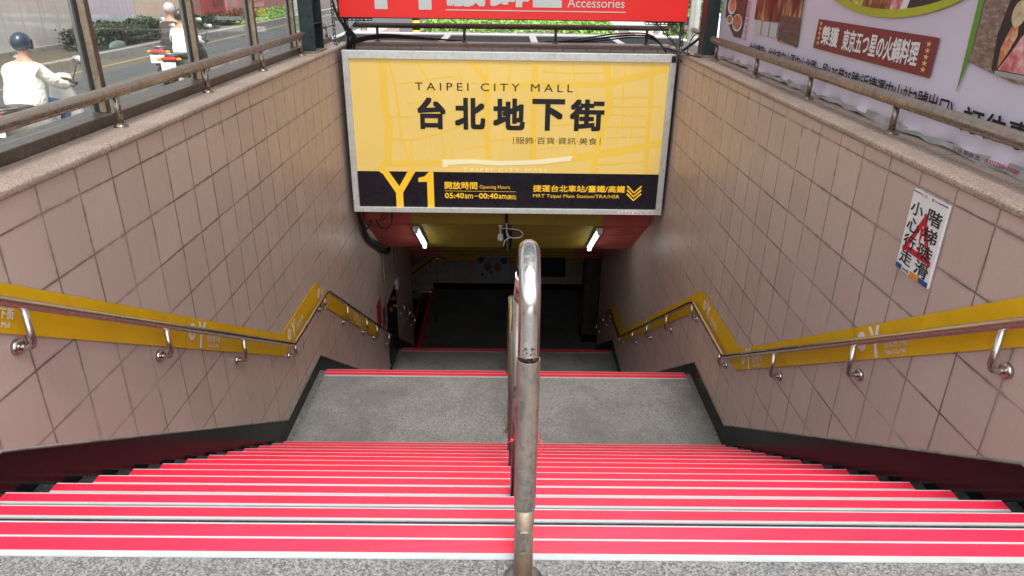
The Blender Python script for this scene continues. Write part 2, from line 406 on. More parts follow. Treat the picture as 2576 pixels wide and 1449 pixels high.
M['steel_dusty'] = steel('dusty_guard_rail_steel', (0.40, 0.34, 0.29), 0.24, 0.75, dust=(0.175, 0.14, 0.118), rcol=(0.11, 0.07, 0.045))
M['bronze'] = plain('weathered_bronze_frame', (0.10, 0.08, 0.064), 0.42, 0.45, 0.3, 10, dirt=(0.20, 0.15, 0.11))
M['brass'] = plain('stained_brass_edge', (0.30, 0.235, 0.17), 0.45, 0.5, 0.3, 18, dirt=(0.14, 0.10, 0.07))
M['rubber'] = plain('black_rubber_gasket', (0.02, 0.02, 0.02), 0.6)
M['green_steel'] = plain('dark_green_painted_steel', (0.012, 0.028, 0.028), 0.40, var=0.25, scale=12, dirt=(0.03, 0.04, 0.038))
M['brown_steel'] = plain('brown_painted_steel', (0.055, 0.03, 0.028), 0.45)
M['cable'] = plain('black_cable_sheath', (0.012, 0.012, 0.012), 0.45)
M['rustbar'] = plain('rusty_slotted_angle_steel', (0.04, 0.03, 0.024), 0.6, 0.5, 0.4, 25, dirt=(0.09, 0.045, 0.02))
M['yellow'] = plain('yellow_band_vinyl', (0.72, 0.42, 0.002), 0.42, var=0.08, scale=3, dirt=(0.64, 0.36, 0.004))
M['white'] = plain('white_print', (0.78, 0.78, 0.78), 0.5, var=0.04)
M['ink'] = plain('dark_ink', (0.012, 0.011, 0.014), 0.45, var=0.1)
M['redprint'] = plain('warning_red_print', (0.50, 0.012, 0.03), 0.45, var=0.06)
M['blueprint'] = plain('blue_print', (0.02, 0.07, 0.25), 0.45, var=0.06)
M['orangeprint'] = plain('orange_print', (0.72, 0.28, 0.01), 0.45, var=0.06)
M['asphalt'] = plain('worn_asphalt', (0.060, 0.063, 0.066), 0.8, var=0.22, scale=1.4, bmp=0.4, bscale=90)
M['paving'] = plain('pale_paving', (0.42, 0.40, 0.40), 0.7, var=0.10, scale=2.0)
M['kerb'] = plain('concrete_kerb', (0.24, 0.22, 0.20), 0.8, var=0.25, scale=4, dirt=(0.10, 0.09, 0.08))
M['soil'] = plain('median_soil', (0.07, 0.055, 0.04), 0.9, var=0.4, scale=9, bmp=0.5, bscale=40)
M['roadpaint'] = plain('worn_yellow_road_paint', (0.26, 0.205, 0.075), 0.7, var=0.3, scale=9)
M['roadwhite'] = plain('worn_white_road_paint', (0.62, 0.62, 0.60), 0.7, var=0.2, scale=9)

def nosing_mat():
    m, nt, b = base('red_grooved_nosing', 0.36)
    p = pos(nt); s = nt.nodes.new('ShaderNodeSeparateXYZ'); lk(nt, p, s.inputs[0])
    n = noise(nt, p, 2.5, 5); n2 = noise(nt, p, 16, 6, 0.7)
    cr = ramp(nt, n.outputs[0], [(0.3, (0.62, 0.008, 0.040)), (0.7, (0.74, 0.014, 0.058))]).outputs[0]
    cr = mix(nt, math_(nt, 'MULTIPLY', ramp(nt, n2.outputs[0], [(0.60, gray(0)), (0.75, gray(1))]).outputs[0], 0.22), cr, (0.70, 0.10, 0.13))
    mp = nt.nodes.new('ShaderNodeMapping'); mp.inputs['Scale'].default_value = (1.6, 95, 1); lk(nt, p, mp.inputs[0])
    st = noise(nt, mp.outputs[0], 1.0, 4, 0.65)
    cr = mix(nt, math_(nt, 'MULTIPLY', ramp(nt, st.outputs[0], [(0.45, gray(0)), (0.72, gray(1))]).outputs[0], 0.40), cr, (0.40, 0.012, 0.035))
    lk(nt, cr, b.inputs['Base Color'])
    wv = math_(nt, 'SINE', math_(nt, 'MULTIPLY', s.outputs[1], 2*math.pi/0.0047))
    bump(nt, b, wv, 0.5, 0.0015)
    return m
M['nosing'] = nosing_mat()
def rib_mat(name, col, rough=0.5):       # rib shading comes from real ribs; this is only the paint
    return plain(name, col, rough, var=0.12, scale=2.5)
M['cred'] = rib_mat('red_ceiling_paint', (0.46, 0.085, 0.07)); M['cyel'] = rib_mat('yellow_ceiling_paint', (0.34, 0.235, 0.02))
def lightbox(name, col, strength, hot=None):
    m, nt, b = base(name, 0.35)
    p = pos(nt); col4 = None
    n = noise(nt, p, 1.2, 3)
    cc = ramp(nt, n.outputs[0], [(0.3, tuple(c*0.94 for c in col)), (0.7, col)]).outputs[0]
    lk(nt, cc, b.inputs['Base Color']); lk(nt, cc, b.inputs['Emission Color'])
    b.inputs['Emission Strength'].default_value = strength
    return m
SG = 0.15
M['sign_pale'] = lightbox('sign_pale_yellow', (0.67, 0.465, 0.140), SG)
M['sign_street'] = lightbox('sign_street_yellow', (0.69, 0.445, 0.068), SG)
M['sign_gold'] = lightbox('sign_gold_lettering', (0.80, 0.46, 0.03), SG)
M['sign_cream'] = lightbox('sign_cream_ribbon', (0.72, 0.64, 0.42), SG)
M['sign_dark'] = plain('sign_dark_band', (0.013, 0.011, 0.018), 0.3, var=0.1)
M['sign_brown'] = plain('sign_brown_lettering', (0.11, 0.065, 0.012), 0.4, var=0.05)
M['redsign'] = lightbox('red_sign_vinyl', (0.66, 0.020, 0.018), 0.08)
M['greyletter'] = plain('pale_grey_letters', (0.52, 0.53, 0.53), 0.5, var=0.05)
M['glass'] = glass('grimy_window_glass', (0.94, 0.96, 0.95), 0.08)
M['roofglass'] = glass('milky_roof_glazing', (0.80, 0.82, 0.81), 0.25)
M['tube_on'] = emis('fluorescent_tube_glow', (0.92, 1.0, 0.94), 3.0)
M['tube_off'] = plain('dead_fluorescent_tube', (0.35, 0.35, 0.34), 0.3)

# ================================================================== STREET LEVEL (structure)
def struct(name, mb, mat, bevel=0.0):
    return tag(mb.build(name, mat, None, bevel=bevel), kind='structure')
mb = MB(); mb.poly([(-10.75, -40, ZS), (-2.62, -40, ZS), (-2.62, 26.5, ZS), (-2.62, 260, ZS), (-10.75, 260, ZS)]); struct('road', mb, M['asphalt'])
mb = MB(); mb.box((-260, -40, ZS-0.4), (-10.75, 260, ZS+0.19)); struct('median_ground', mb, M['soil'])
mb = MB(); mb.box((-10.75, -30, ZS-0.2), (-10.55, 60, ZS+0.20)); struct('median_kerb', mb, M['kerb'], 0.02)
mb = MB(); mb.poly([(-10.03, -30, ZS+0.004), (-9.91, -30, ZS+0.004), (-9.91, 70, ZS+0.004), (-10.03, 70, ZS+0.004)]); struct('road_marking', mb, M['roadpaint'])
mb = MB(); mb.poly([(-3.42, -30, ZS+0.004), (-3.27, -30, ZS+0.004), (-3.27, 16, ZS+0.004), (-3.42, 16, ZS+0.004)]); struct('road_edge_line', mb, M['roadwhite'])
mb = MB(); mb.poly([(-2.62, 12.0, ZS+0.002), (3.0, 12.0, ZS+0.002), (260, 12.0, ZS+0.002), (260, 260, ZS+0.002), (-2.62, 260, ZS+0.002)]); struct('pavement', mb, M['paving'])
mb = MB(); mb.poly([(2.62, -40, ZS+0.002), (260, -40, ZS+0.002), (260, 12, ZS+0.002), (2.62, 12, ZS+0.002)]); struct('pavement_side', mb, M['paving'])
mb = MB(); mb.poly([(-2.62, -40, ZS), (2.62, -40, ZS), (2.62, -1.6, ZS), (-2.62, -1.6, ZS)]); struct('pavement_front', mb, M['paving'])
mb = MB(); mb.prism_x([(-1.6, -0.9), (-1.6, -0.002), (Y0-0.13, -0.002), (Y0-0.13, -0.02), (Y0, -0.02), (Y0, -0.9)], WL, WR); struct('platform', mb, M['floor'])

# ================================================================== STAIRS
def flight(label, y0, z0, n, r, zend, x0=WL, x1=WR, first=0):
    """n risers; nosing 0 sits on the floor above (edge at y0, z0)"""
    root = thing('stair_flight', label, 'stairs', (0, y0, z0))
    prof = [(y0, z0-0.02)] if False else []
    pts = [(y0, z0-0.004), (y0, z0-r)]
    for i in range(1, n):
        pts += [(y0+i*T, z0-i*r), (y0+i*T, z0-(i+1)*r)]
    yend = y0+(n-1)*T
    pts = pts[:-1] + [(yend, zend-0.30), (y0-0.02, z0-0.9 if n < 3 else z0-0.6), (y0-0.02, z0-0.004)]
    s = MB().prism_x(pts, x0, x1); build_at(s, 'steps', M['tread'], root)
    return root
def add_nosing(root, y, z, wide=False):
    nl, nr = NL, NR
    lip, red, tr = 0.003, (0.046 if not wide else 0.052), 0.012
    th = 0.006
    q = MB()
    if wide:
        q.box((nl, y-lip-red, z), (nr, y-lip, z+th)); q.box((nl, y-lip-2*red-0.010, z), (nr, y-lip-red-0.010, z+th))
    else:
        q.box((nl, y-lip-red, z), (nr, y-lip, z+th))
    o = build_at(q, 'nosing', M['nosing'], root)
    t = MB()
    t.box((nl, y-lip, z-0.030), (nr, y+0.004, z+th-0.001))
    if wide:
        t.box((nl, y-lip-red-0.010, z), (nr, y-lip-red, z+th-0.0015))
        t.box((nl, y-lip-2*red-0.010-0.022, z), (nr, y-lip-2*red-0.010, z+th-0.001))
    else:
        t.box((nl, y-lip-red-tr, z), (nr, y-lip-red, z+th-0.001))
    k = t.build('metal_trim', M['alu'], o); k.matrix_parent_inverse = o.matrix_parent_inverse.copy()
    k.matrix_parent_inverse = Matrix.Identity(4)
f1 = flight('upper flight of black granite steps edged with red nosings below the platform', Y0, 0.0, 14, R1, ZL1)
for i in range(14): add_nosing(f1, Y0+i*T, -i*R1, i == 0)
f2 = flight('middle flight of steps hidden past the edge of the first landing', YE1, ZL1, 14, R2, ZL2)
for i in range(14): add_nosing(f2, YE1+i*T, ZL1-i*R2, i == 0)
f3 = flight('lowest dark flight of steps leading down to the basement floor', YE2, ZL2, 8, R3, ZB)
for i in range(8): add_nosing(f3, YE2+i*T, ZL2-i*R3, i == 0)
def landing(name, y0, y1, z):
    s = MB().box((NL, y0, z-0.3), (NR+0.012, y1, z)); struct(name, s, M['landing'])
    s = MB().box((WL, y0, z-0.3), (NL, y1, z-0.002)).box((NR+0.012, y0, z-0.3), (WR, y1, z-0.002)); struct(name+'_border', s, M['border'])
landing('landing', YL1, YE1-0.02, ZL1)
landing('lower_landing', YL2, YE2-0.02, ZL2)
mb = MB().box((WL, YB, ZB-0.3), (4.5, 18.4, ZB)); struct('basement_floor', mb, M['border'])

# ================================================================== WALLS
def skirt_poly(side):
    if side < 0:
        top = [(0.2, 1.19), (2.452, -0.267), (5.793, -2.405), (7.082, -2.405), (10.75, -4.93), (11.3, -5.03), (12.45, -5.03), (14.6, -6.38)]
    else:
        top = [(0.2, 1.22), (2.354, -0.21), (5.702, -2.355), (6.90, -2.345), (10.72, -4.90), (11.2, -5.0), (12.4, -5.0), (14.7, -6.38)]
    return [(y, min(z, 0.2)) for y, z in top]
def side_wall(side):
    X = WL if side < 0 else WR; s = -1 if side < 0 else 1
    root = thing('tiled_wall', 'beige tiled stairwell wall under the window screen and scooters' if side < 0 else 'beige tiled stairwell wall carrying the white warning notice under the banner', 'wall', (X, 0.2, -6.6))
    yend = 14.62
    q = MB().box((min(X, X+s*0.45), -1.6, -7.2), (max(X, X+s*0.45), yend, 0.703))
    build_at(q, 'wall_face', M['tile_l'] if side < 0 else M['tile_r'], root)
    xf = X - s*0.018; xb = X + s*0.50
    q = MB().box((min(xf, xb), -1.6, 0.703), (max(xf, xb), 9.97, 0.747)); build_at(q, 'coping', M['coping'], root, bevel=0.016, seg=3)
    tp = skirt_poly(side)
    bot = [(y, z-1.6) for y, z in tp]
    x2 = X - s*0.012
    n = len(tp); q = MB()
    for i in range(n-1):
        a, b = tp[i], tp[i+1]; c, d = bot[i+1], bot[i]
        q.poly([(x2, a[0], a[1]), (x2, b[0], b[1]), (x2, c[0], c[1]), (x2, d[0], d[1])])
        q.poly([(x2, a[0], a[1]), (x2, b[0], b[1]), (X+s*0.01, b[0], b[1]), (X+s*0.01, a[0], a[1])])
    build_at(q, 'skirting', M['black'], root, fixn=True)
    # thin mortar bead along the top of the skirting
    q = MB().tube([(X-s*0.009, y, z+0.004) for y, z in tp], 0.008, 6)
    build_at(q, 'mortar_bead', M['kerb'], root)
    return root
side_wall(-1); side_wall(1)
root = thing('tiled_wall', 'low tiled end wall with a granite top behind the yellow sign', 'wall', (0, 9.75, 0))
q = MB().box((WL, 9.75, -1.5), (WR, 9.97, 0.735)); build_at(q, 'wall_face', M['tile_b'], root)
q = MB().box((WL, 9.735, 0.735), (WR, 9.985, 0.768)); build_at(q, 'coping', M['coping'], root, bevel=0.008)
# ventilation shaft with black gratings behind the end wall
root = thing('vent_shaft', 'low ventilation shaft topped by black gratings behind the end wall', 'vent shaft', (0, 10.8, ZS))
q = MB().box((-2.6, 9.99, ZS), (2.7, 12.0, 0.66)); build_at(q, 'shaft_wall', M['paving'], root)
q = MB()
for x in (-2.6, -0.99, 0.32, 1.55, 2.62): q.box((x, 9.99, 0.66), (x+0.10, 11.7, 0.722))
q.box((-2.6, 11.70, 0.66), (2.72, 12.0, 0.730)); q.box((-2.6, 9.99, 0.66), (2.72, 10.06, 0.715))
build_at(q, 'shaft_curb', M['paving'], root)
for xa, xb in ((-2.5, -0.99), (-0.89, 0.32), (0.42, 1.55), (1.65, 2.62)):
    q = MB(); y = 10.07
    while y < 11.69: q.box((xa, y, 0.664), (xb, y+0.012, 0.712)); y += 0.045
    x = xa+0.05
    while x < xb: q.box((x, 10.062, 0.668), (x+0.008, 11.695, 0.708)); x += 0.11
    build_at(q, 'grating', M['ink'], root)

# ================================================================== LOWER CEILING, BASEMENT
def ribs(y0, z0, y1, z1, x0, x1, pitch=0.105, depth=0.022):
    L = math.hypot(y1-y0, z1-z0); ty, tz = (y1-y0)/L, (z1-z0)/L; ny, nz = tz, -ty      # outward (down, towards the viewer)
    if nz > 0: ny, nz = -ny, -nz
    prof = []; n = int(L/pitch)
    for i in range(n):
        for a, h in ((0.0, 0), (0.62, 0), (0.72, 1), (0.90, 1), (1.0, 0)):
            d = (i+a)*pitch; prof.append((y0+ty*d-ny*h*depth*1.0, z0+tz*d-nz*h*depth))
    prof.append((y1, z1)); q = MB()
    for a, b in zip(prof[:-1], prof[1:]):
        if abs(a[0]-b[0])+abs(a[1]-b[1]) < 1e-6: continue
        q.poly([(x0, a[0], a[1]), (x1, a[0], a[1]), (x1, b[0], b[1]), (x0, b[0], b[1])])
    return q
root = thing('ceiling_panelling', 'sloping ribbed ceiling painted yellow in the middle and red at both sides', 'ceiling', (0, 9.95, -1.78))
YF, ZF = 9.95, -1.78; YG, ZG = 11.40, -1.78-0.63*1.45
for xa, xb, mt in ((-2.119, -1.395, 'cred'), (-1.395, 1.42, 'cyel'), (1.42, 2.129, 'cred')):
    q = MB().box((xa, YF, ZF), (xb, YF+0.04, -1.2)); build_at(q, 'fascia_panel', M[mt], root)
    q = ribs(YF+0.042, ZF+0.004, YG, ZG, xa, xb); build_at(q, 'ribbed_panel', M[mt], root, fixn=False)
mb = MB().box((WL-0.4, YF+0.045, -1.25), (WR+0.4, 14.9, -1.0)).box((WL-0.4, YG+0.03, ZG+0.02), (WR+0.4, 14.9, ZG+0.3))
mb.prism_x([(YF+0.045, ZF+0.06), (YG+0.05, ZG+0.06), (YG+0.05, ZG+0.25), (YF+0.045, -1.2)], WL-0.4, WR+0.4)
struct('concrete_ceiling', mb, M['kerb'])
root = thing('ceiling_beam', 'dark lower ceiling beam in red and yellow over the basement landing', 'ceiling beam', (0, 14.7, -4.17))
for xa, xb, mt in ((-4.6, -1.465, 'cred'), (-1.465, 1.51, 'cyel'), (1.51, 4.6, 'cred')):
    q = MB().box((xa, 14.70, -4.16), (xb, 15.1, -2.6)); build_at(q, 'beam_panel', M[mt], root)
q = MB().box((-4.6, 14.692, -4.05), (4.6, 14.70, -4.035)).box((-4.6, 14.692, -4.125), (4.6, 14.70, -4.11)); build_at(q, 'joint_strip', M['ink'], root)
mb = MB().box((-7.5, 15.1, -4.14), (4.6, 18.8, -3.9)); struct('basement_ceiling', mb, M['kerb'])
root = thing('tiled_wall', 'dark far basement wall with posters and a yellow band', 'wall', (0, 18.4, ZB))
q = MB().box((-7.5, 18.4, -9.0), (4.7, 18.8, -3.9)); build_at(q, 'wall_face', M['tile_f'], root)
q = MB().box((-2.05, 18.385, ZB), (4.6, 18.40, -6.42)); build_at(q, 'skirting', M['black'], root)
q = MB(); P = Plane((0, 18.396, 0), (1, 0, 0), (0, 0, 1))
strip(q, P, [(-4.6, -7.45), (-1.95, -5.62), (4.5, -5.62)], 0.23, 0.0); build_at(q, 'yellow_band', M['yellow'], root)
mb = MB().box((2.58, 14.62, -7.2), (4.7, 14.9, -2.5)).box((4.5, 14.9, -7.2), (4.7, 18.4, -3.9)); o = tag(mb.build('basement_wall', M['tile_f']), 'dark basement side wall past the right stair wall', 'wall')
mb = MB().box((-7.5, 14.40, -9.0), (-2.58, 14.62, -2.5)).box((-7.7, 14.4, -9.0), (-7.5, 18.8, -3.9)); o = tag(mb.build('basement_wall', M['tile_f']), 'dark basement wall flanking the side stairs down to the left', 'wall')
root = thing('pillar', 'dark square pillar at the end of the right stair wall', 'pillar', (1.95, 15.5, ZB))
q = MB().box((1.86, 15.3, ZB), (2.22, 15.75, -4.14)); build_at(q, 'shaft', M['bronze'], root, bevel=0.01)
q = MB().box((1.84, 15.28, ZB), (2.24, 15.77, -6.4)); build_at(q, 'plinth', M['black'], root)
# side stairs going down to the left from the basement floor
root = thing('stair_flight', 'dark side stairs with red nosings going down to the left at the bottom', 'stairs', (-2.12, 16.5, ZB))
pts = [(WL-0.001, ZB-0.002)]
for i in range(10): pts += [(WL-i*0.30, ZB-(i+1)*0.165), (WL-(i+1)*0.30, ZB-(i+1)*0.165)]
pts += [(-5.2, -9.0), (WL-0.001, -9.0)]
q = MB().prism_y(pts, 14.63, 18.38); build_at(q, 'steps', M['tread'], root)
for i in range(5):
    x = WL - i*0.30; z = ZB - i*0.165
    q = MB().box((x+0.008, 14.66, z), (x+0.11, 18.36, z+0.006)) if i == 0 else MB().box((x+0.008, 14.66, z), (x+0.06, 18.36, z+0.006))
    build_at(q, 'nosing', M['nosing'], root)

# ================================================================== HANDRAILS
def fillet(pts, rad=0.06, n=5):
    pts = [Vector(p) for p in pts]; out = [pts[0]]
    for i in range(1, len(pts)-1):
        a = (pts[i-1]-pts[i]); b = (pts[i+1]-pts[i]); k = min(rad, a.length*0.45, b.length*0.45)
        p0 = pts[i]+a.normalized()*k; p1 = pts[i]+b.normalized()*k
        for j in range(n+1):
            t = j/n; out.append(p0*(1-t)**2 + pts[i]*2*t*(1-t) + p1*t*t)
    out.append(pts[-1]); return out
def bracket(root, X, s, y, zd, xr, zr):
    """wall disc at (X, y, zd), arm curving up to the rail at (xr, y, zr)"""
    pts = fillet([(X-s*0.004, y, zd), (xr, y, zd), (xr, y, zr-0.018)], 0.075, 7)
    o = build_at(MB().tube(pts, 0.0155, 14), 'bracket', M['steel_rail'], root)
    d = MB().lathe((X, y, zd), (-s, 0, 0), [(0.0, 0.037), (0.015, 0.037), (0.022, 0.031), (0.022, 0.0155)], 20)
    k = d.build('flange', M['steel_rail'], o)
def rail_z(path, y):
    for (y0, z0), (y1, z1) in zip(path[:-1], path[1:]):
        if y0 <= y <= y1: return z0+(z1-z0)*(y-y0)/(y1-y0)
    return path[-1][1]
LP = [(2.30, 0.548), (6.03, -1.695), (7.39, -1.735), (11.32, -4.375)]
RP = [(2.30, 0.490), (5.80, -1.655), (7.023, -1.655), (11.292, -4.36), (12.535, -4.40), (14.55, -5.80)]
for side, X, xr, path, discs in ((-1, WL, -2.04, LP, [(2.712, .093), (3.802, -.566), (4.89, -1.217), (6.078, -1.845), (7.25, -1.90), (8.258, -2.572), (9.34, -3.281), (10.051, -3.747), (11.032, -4.392)]),
                                 (1, WR, 2.05, RP, [(2.592, .092), (3.658, -.567), (4.717, -1.214), (5.915, -1.809), (7.024, -1.863), (8.08, -2.54), (9.139, -3.216), (10.129, -3.83), (11.276, -4.441), (12.4, -4.60), (13.3, -5.13), (14.2, -5.75)])):
    s = side
    root = thing('wall_handrail', 'stainless wall handrail along the yellow band on the left wall' if s < 0 else 'stainless wall handrail along the yellow band below the warning notice', 'handrail', (xr, path[0][0], path[0][1]))
    pts = fillet([(X, path[0][0]-0.03, path[0][1]+0.018), (xr, path[0][0]-0.03, path[0][1]+0.018)]+[(xr, y, z) for y, z in path[1:]], 0.05, 5)
    build_at(MB().tube(pts, 0.0235, 18), 'rail', M['steel_rail'], root)
    for y, zd in discs: bracket(root, X, s, y, zd, xr, rail_z(path, y))
# a short length beyond the hydrant recess on the left, and the far one
root = thing('wall_handrail', 'short dark handrail beyond the hydrant cabinet at the bottom left', 'handrail', (-2.04, 12.6, -4.4))
p = [(12.75, -4.46), (12.95, -4.50), (14.55, -5.66)]
build_at(MB().tube(fillet([(-2.04, y, z) for y, z in p], 0.05), 0.0225, 14), 'rail', M['steel_rail'], root)
for y in (12.85, 13.55, 14.3): bracket(root, WL, -1, y, rail_z(p, y)-0.2, -2.04, rail_z(p, y))
root = thing('wall_handrail', 'dark handrail on the far basement wall sloping down to the left', 'handrail', (-1.7, 18.3, -5.6))
build_at(MB().tube(fillet([(-4.6, 18.32, -7.62), (-1.99, 18.32, -5.64), (-1.63, 18.32, -5.65)], 0.05), 0.024, 12), 'rail', M['steel_rail'], root)
for x, z in ((-1.72, -5.65), (-2.12, -5.74)):
    o = build_at(MB().tube(fillet([(x, 18.39, z-0.22), (x, 18.32, z-0.22), (x, 18.32, z-0.02)], 0.07), 0.012, 10), 'bracket', M['steel_rail'], root)
root = thing('stair_railing', 'free standing rail turning down at the head of the dark side stairs', 'railing', (-1.8, 16.3, ZB))
build_at(MB().tube(fillet([(-4.5, 16.3, -7.55), (-2.35, 16.3, -5.73), (-1.80, 16.3, -5.75), (-1.80, 16.3, ZB)], 0.14, 6), 0.022, 14), 'rail', M['steel_rail'], root)
build_at(MB().lathe((-1.80, 16.3, ZB), (0, 0, 1), [(0, 0.06), (0.01, 0.06), (0.014, 0.024)], 18), 'flange', M['steel_rail'], root)

# yellow guide bands with lettering
def band(side):
    X = WL+0.013 if side < 0 else WR-0.013
    if side < 0:
        top = [(1.7, 1.004), (5.966, -1.543), (7.235, -1.556), (10.35, -3.64)]; bot = [(1.7, 0.756), (5.864, -1.745), (7.08, -1.785), (10.35, -3.90)]
        cols = [(2.24, 0.682, 0.437), (5.93, -1.530, -1.765), (7.19, -1.556, -1.785), (10.30, -3.62, -3.88)]
        P = lambda a, b, d=0.0: Vector((X+d, a, b))
        lab = 'yellow guide band printed in white behind the left handrail'
    else:
        cols = [(2.24, 0.666, 0.424), (5.62, -1.470, -1.690), (6.95, -1.486, -1.715), (11.3, -4.20, -4.44), (12.5, -4.23, -4.47), (14.5, -5.64, -5.88)]
        P = lambda a, b, d=0.0: Vector((X-d, a, b))
        lab = 'yellow guide band printed in white behind the right handrail'
    q = MB()
    for (a, t0, b0), (c, t1, b1) in zip(cols[:-1], cols[1:]):
        q.poly([P(a, t0), P(c, t1), P(c, b1), P(a, b0)])
        q.poly([P(a, t0), P(c, t1), P(c, t1, -0.004), P(a, t0, -0.004)])
    o = tag(q.build('guide_band', M['yellow'], None), lab, 'wall band')
    q = MB(); qy = MB(); qj = MB()
    def logo(y, seg, flip):
        (a, t0, b0), (c, t1, b1) = cols[seg], cols[seg+1]
        sl = math.atan2((t1-t0), (c-a)); cz = lambda yy: (t0+b0)/2+((t1+b1)-(t0+b0))/2*(yy-a)/(c-a)
        if side < 0: U = Vector((0, math.cos(sl), math.sin(sl))); V = Vector((0, -math.sin(sl), math.cos(sl)))
        else: U = Vector((0, -math.cos(sl), -math.sin(sl))); V = Vector((0, -math.sin(sl), math.cos(sl)))
        L = Plane((X, y, cz(y)), U, V)
        disc(q, L, 0.0, 0.01, 0.052, 0.058, 0.0015)
        text(qy, L, '市', -0.030, 0.030, -0.022, 0.040, 0.0025, 0.02)
        flat(q, L, [(0.085, 0.088), (0.118, 0.088), (0.148, 0.022), (0.178, 0.088), (0.211, 0.088), (0.164, -0.010), (0.164, -0.092), (0.132, -0.092), (0.132, -0.010)], 0.0015)
        text(q, L, '台北地下街', 0.245, 0.475, -0.044, 0.004, 0.0015, 0.014)
        text(q, L, 'Taipei City Mall', 0.247, 0.455, -0.088, -0.056, 0.0015, 0.010)
        J = [L(-0.09, -0.10, 0.001), L(-0.086, -0.10, 0.001), L(-0.086, 0.105, 0.001), L(-0.09, 0.105, 0.001)]
        qj.poly(J)
    if side < 0:
        for y, sg in ((2.34, 0), (4.24, 0), (6.14, 1), (7.27, 2), (8.9, 2)): logo(y, sg, 0)
    else:
        for y, sg in ((3.70, 0), (5.50, 0), (6.80, 1), (9.6, 2)): logo(y, sg, 0)
    q.build('lettering', M['white'], o, fixn=False); qy.build('emblem_lettering', M['yellow'], o, fixn=False); qj.build('joint_line', M['brass'], o, fixn=False)
band(-1); band(1)

# central handrail
CX = 0.058
root = thing('central_handrail', 'worn stainless central handrail with a rusty looped post running down the stairs', 'handrail', (CX, 1.54, 0))
yc, zc, rb = 1.655, 0.852, 0.112
arc = [(CX, 1.545, 0.45), (CX, 1.545, 0.60), (CX, 1.543, 0.75)]
for i in range(0, 16):
    th = R(123*i/15); arc.append((CX, yc-rb*math.cos(th), zc+rb*math.sin(th)))
ye, ze = arc[-1][1], arc[-1][2]
arc.append((CX, ye+0.30, ze-0.30*math.tan(R(33))))
build_at(MB().tube(arc, 0.0268, 28), 'loop', M['steel_bright'], root)
rp = [(ye+0.30, ze-0.30*math.tan(R(33))), (5.85, -1.66), (7.13, -1.66), (11.2, -4.33), (12.3, -4.33)]
pts = fillet([(CX, y, z) for y, z in rp], 0.10, 6)
build_at(MB().tube(pts, 0.0285, 22), 'rail', M['steel_bright'], root)
build_at(MB().tube([(CX, 1.53, 0.0), (CX, 1.53, 0.15), (CX, 1.53, 0.30)], 0.0268, 26), 'lower_post', M['steel_rusty'], root)
def hollow(c, z0, z1, r, t=0.0025, seg=30):
    q = MB(); prof = [(z0, r-t), (z0, r), (z1, r), (z1, r-t), (z1-0.10, r-t)]
    q.loft([[(c[0]+rr*math.cos(2*math.pi*j/seg), c[1]+rr*math.sin(2*math.pi*j/seg), z) for j in range(seg)] for z, rr in prof], False, True)
    return q
o = build_at(hollow((CX, 1.53), 0.272, 0.732, 0.0298), 'sleeve', M['steel'], root)
e = o.modifiers.new('edge', 'EDGE_SPLIT'); e.split_angle = R(50)
q = MB().lathe((CX, 1.53, 0.0), (0, 0, 1), [(0, 0.058), (0.004, 0.058), (0.010, 0.034), (0.012, 0.028)], 28); build_at(q, 'flange', M['steel'], root)
# welded blob where the loop enters the sleeve
q = MB(); rnd = random.Random(3)
for i in range(22):
    a = rnd.uniform(-1.0, 1.0); q.ell((CX+0.016*math.sin(a*1.2), 1.5185+0.004*abs(a)+rnd.uniform(-0.002, 0.002), 0.735+rnd.uniform(-0.012, 0.045)*(1-abs(a)*0.5)), (0.0035, 0.003, 0.004), 8, 5)
build_at(q, 'weld', M['rustbar'], root)
q = MB().prism_y([(CX-0.013, 0.135), (CX+0.013, 0.135), (CX+0.013, 0.205), (CX-0.013, 0.205)], 1.497, 1.506); 
q.lathe((CX, 1.506, 0.135), (0, -1, 0), [(0, 0.013), (0.009, 0.013)], 16)
build_at(q, 'lock_plate', M['steel'], root, bevel=0.002)
q = MB().lathe((CX, 1.499, 0.140), (0, -1, 0), [(0, 0.0045), (0.001, 0.0045)], 12); build_at(q, 'key_hole', M['ink'], root)
for y, zf, r in ((2.46, -3*R1, 0.0255), (3.58, -7*R1, 0.0255), (4.72, -11*R1, 0.0255), (5.86, ZL1, 0.0255), (7.0, ZL1, 0.0255), (8.4, ZL1-5*R2, 0.0255), (9.8, ZL1-10*R2, 0.0255), (11.2, ZL2, 0.0255), (12.28, ZL2, 0.0255)):
    x = CX-0.004; zt = rail_z(rp, y)
    o = build_at(MB().tube([(x, y, zf), (x, y, zt)], r, 18), 'post', M['steel'], root)
    k = MB().lathe((x, y, zf), (0, 0, 1), [(0, 0.05), (0.006, 0.05), (0.012, 0.03)], 18).build('flange', M['steel'], o)
# red plastic string tied round the post
root = thing('plastic_string', 'red plastic string tied around the central handrail post', 'string', (CX, 1.53, 0.50))
pts = [(CX+0.032*math.cos(t), 1.53+0.032*math.sin(t), 0.505+0.004*math.sin(2*t)) for t in (R(-25)+R(230)*i/20 for i in range(21))]
build_at(MB().tube(pts, 0.0009, 6), 'loop', M['redprint'], root)
build_at(MB().tube([(CX+0.030, 1.515, 0.507), (CX+0.040, 1.508, 0.500), (CX+0.043, 1.503, 0.487), (CX+0.036, 1.500, 0.474), (CX+0.024, 1.496, 0.463)], 0.0012, 6), 'loose_end', M['redprint'], root)
build_at(MB().tube([(CX-0.031, 1.513, 0.503), (CX-0.040, 1.510, 0.499), (CX-0.050, 1.508, 0.494)], 0.0012, 6).ell((CX-0.038, 1.511, 0.501), (0.005, 0.004, 0.005), 8, 5), 'knot', M['redprint'], root)

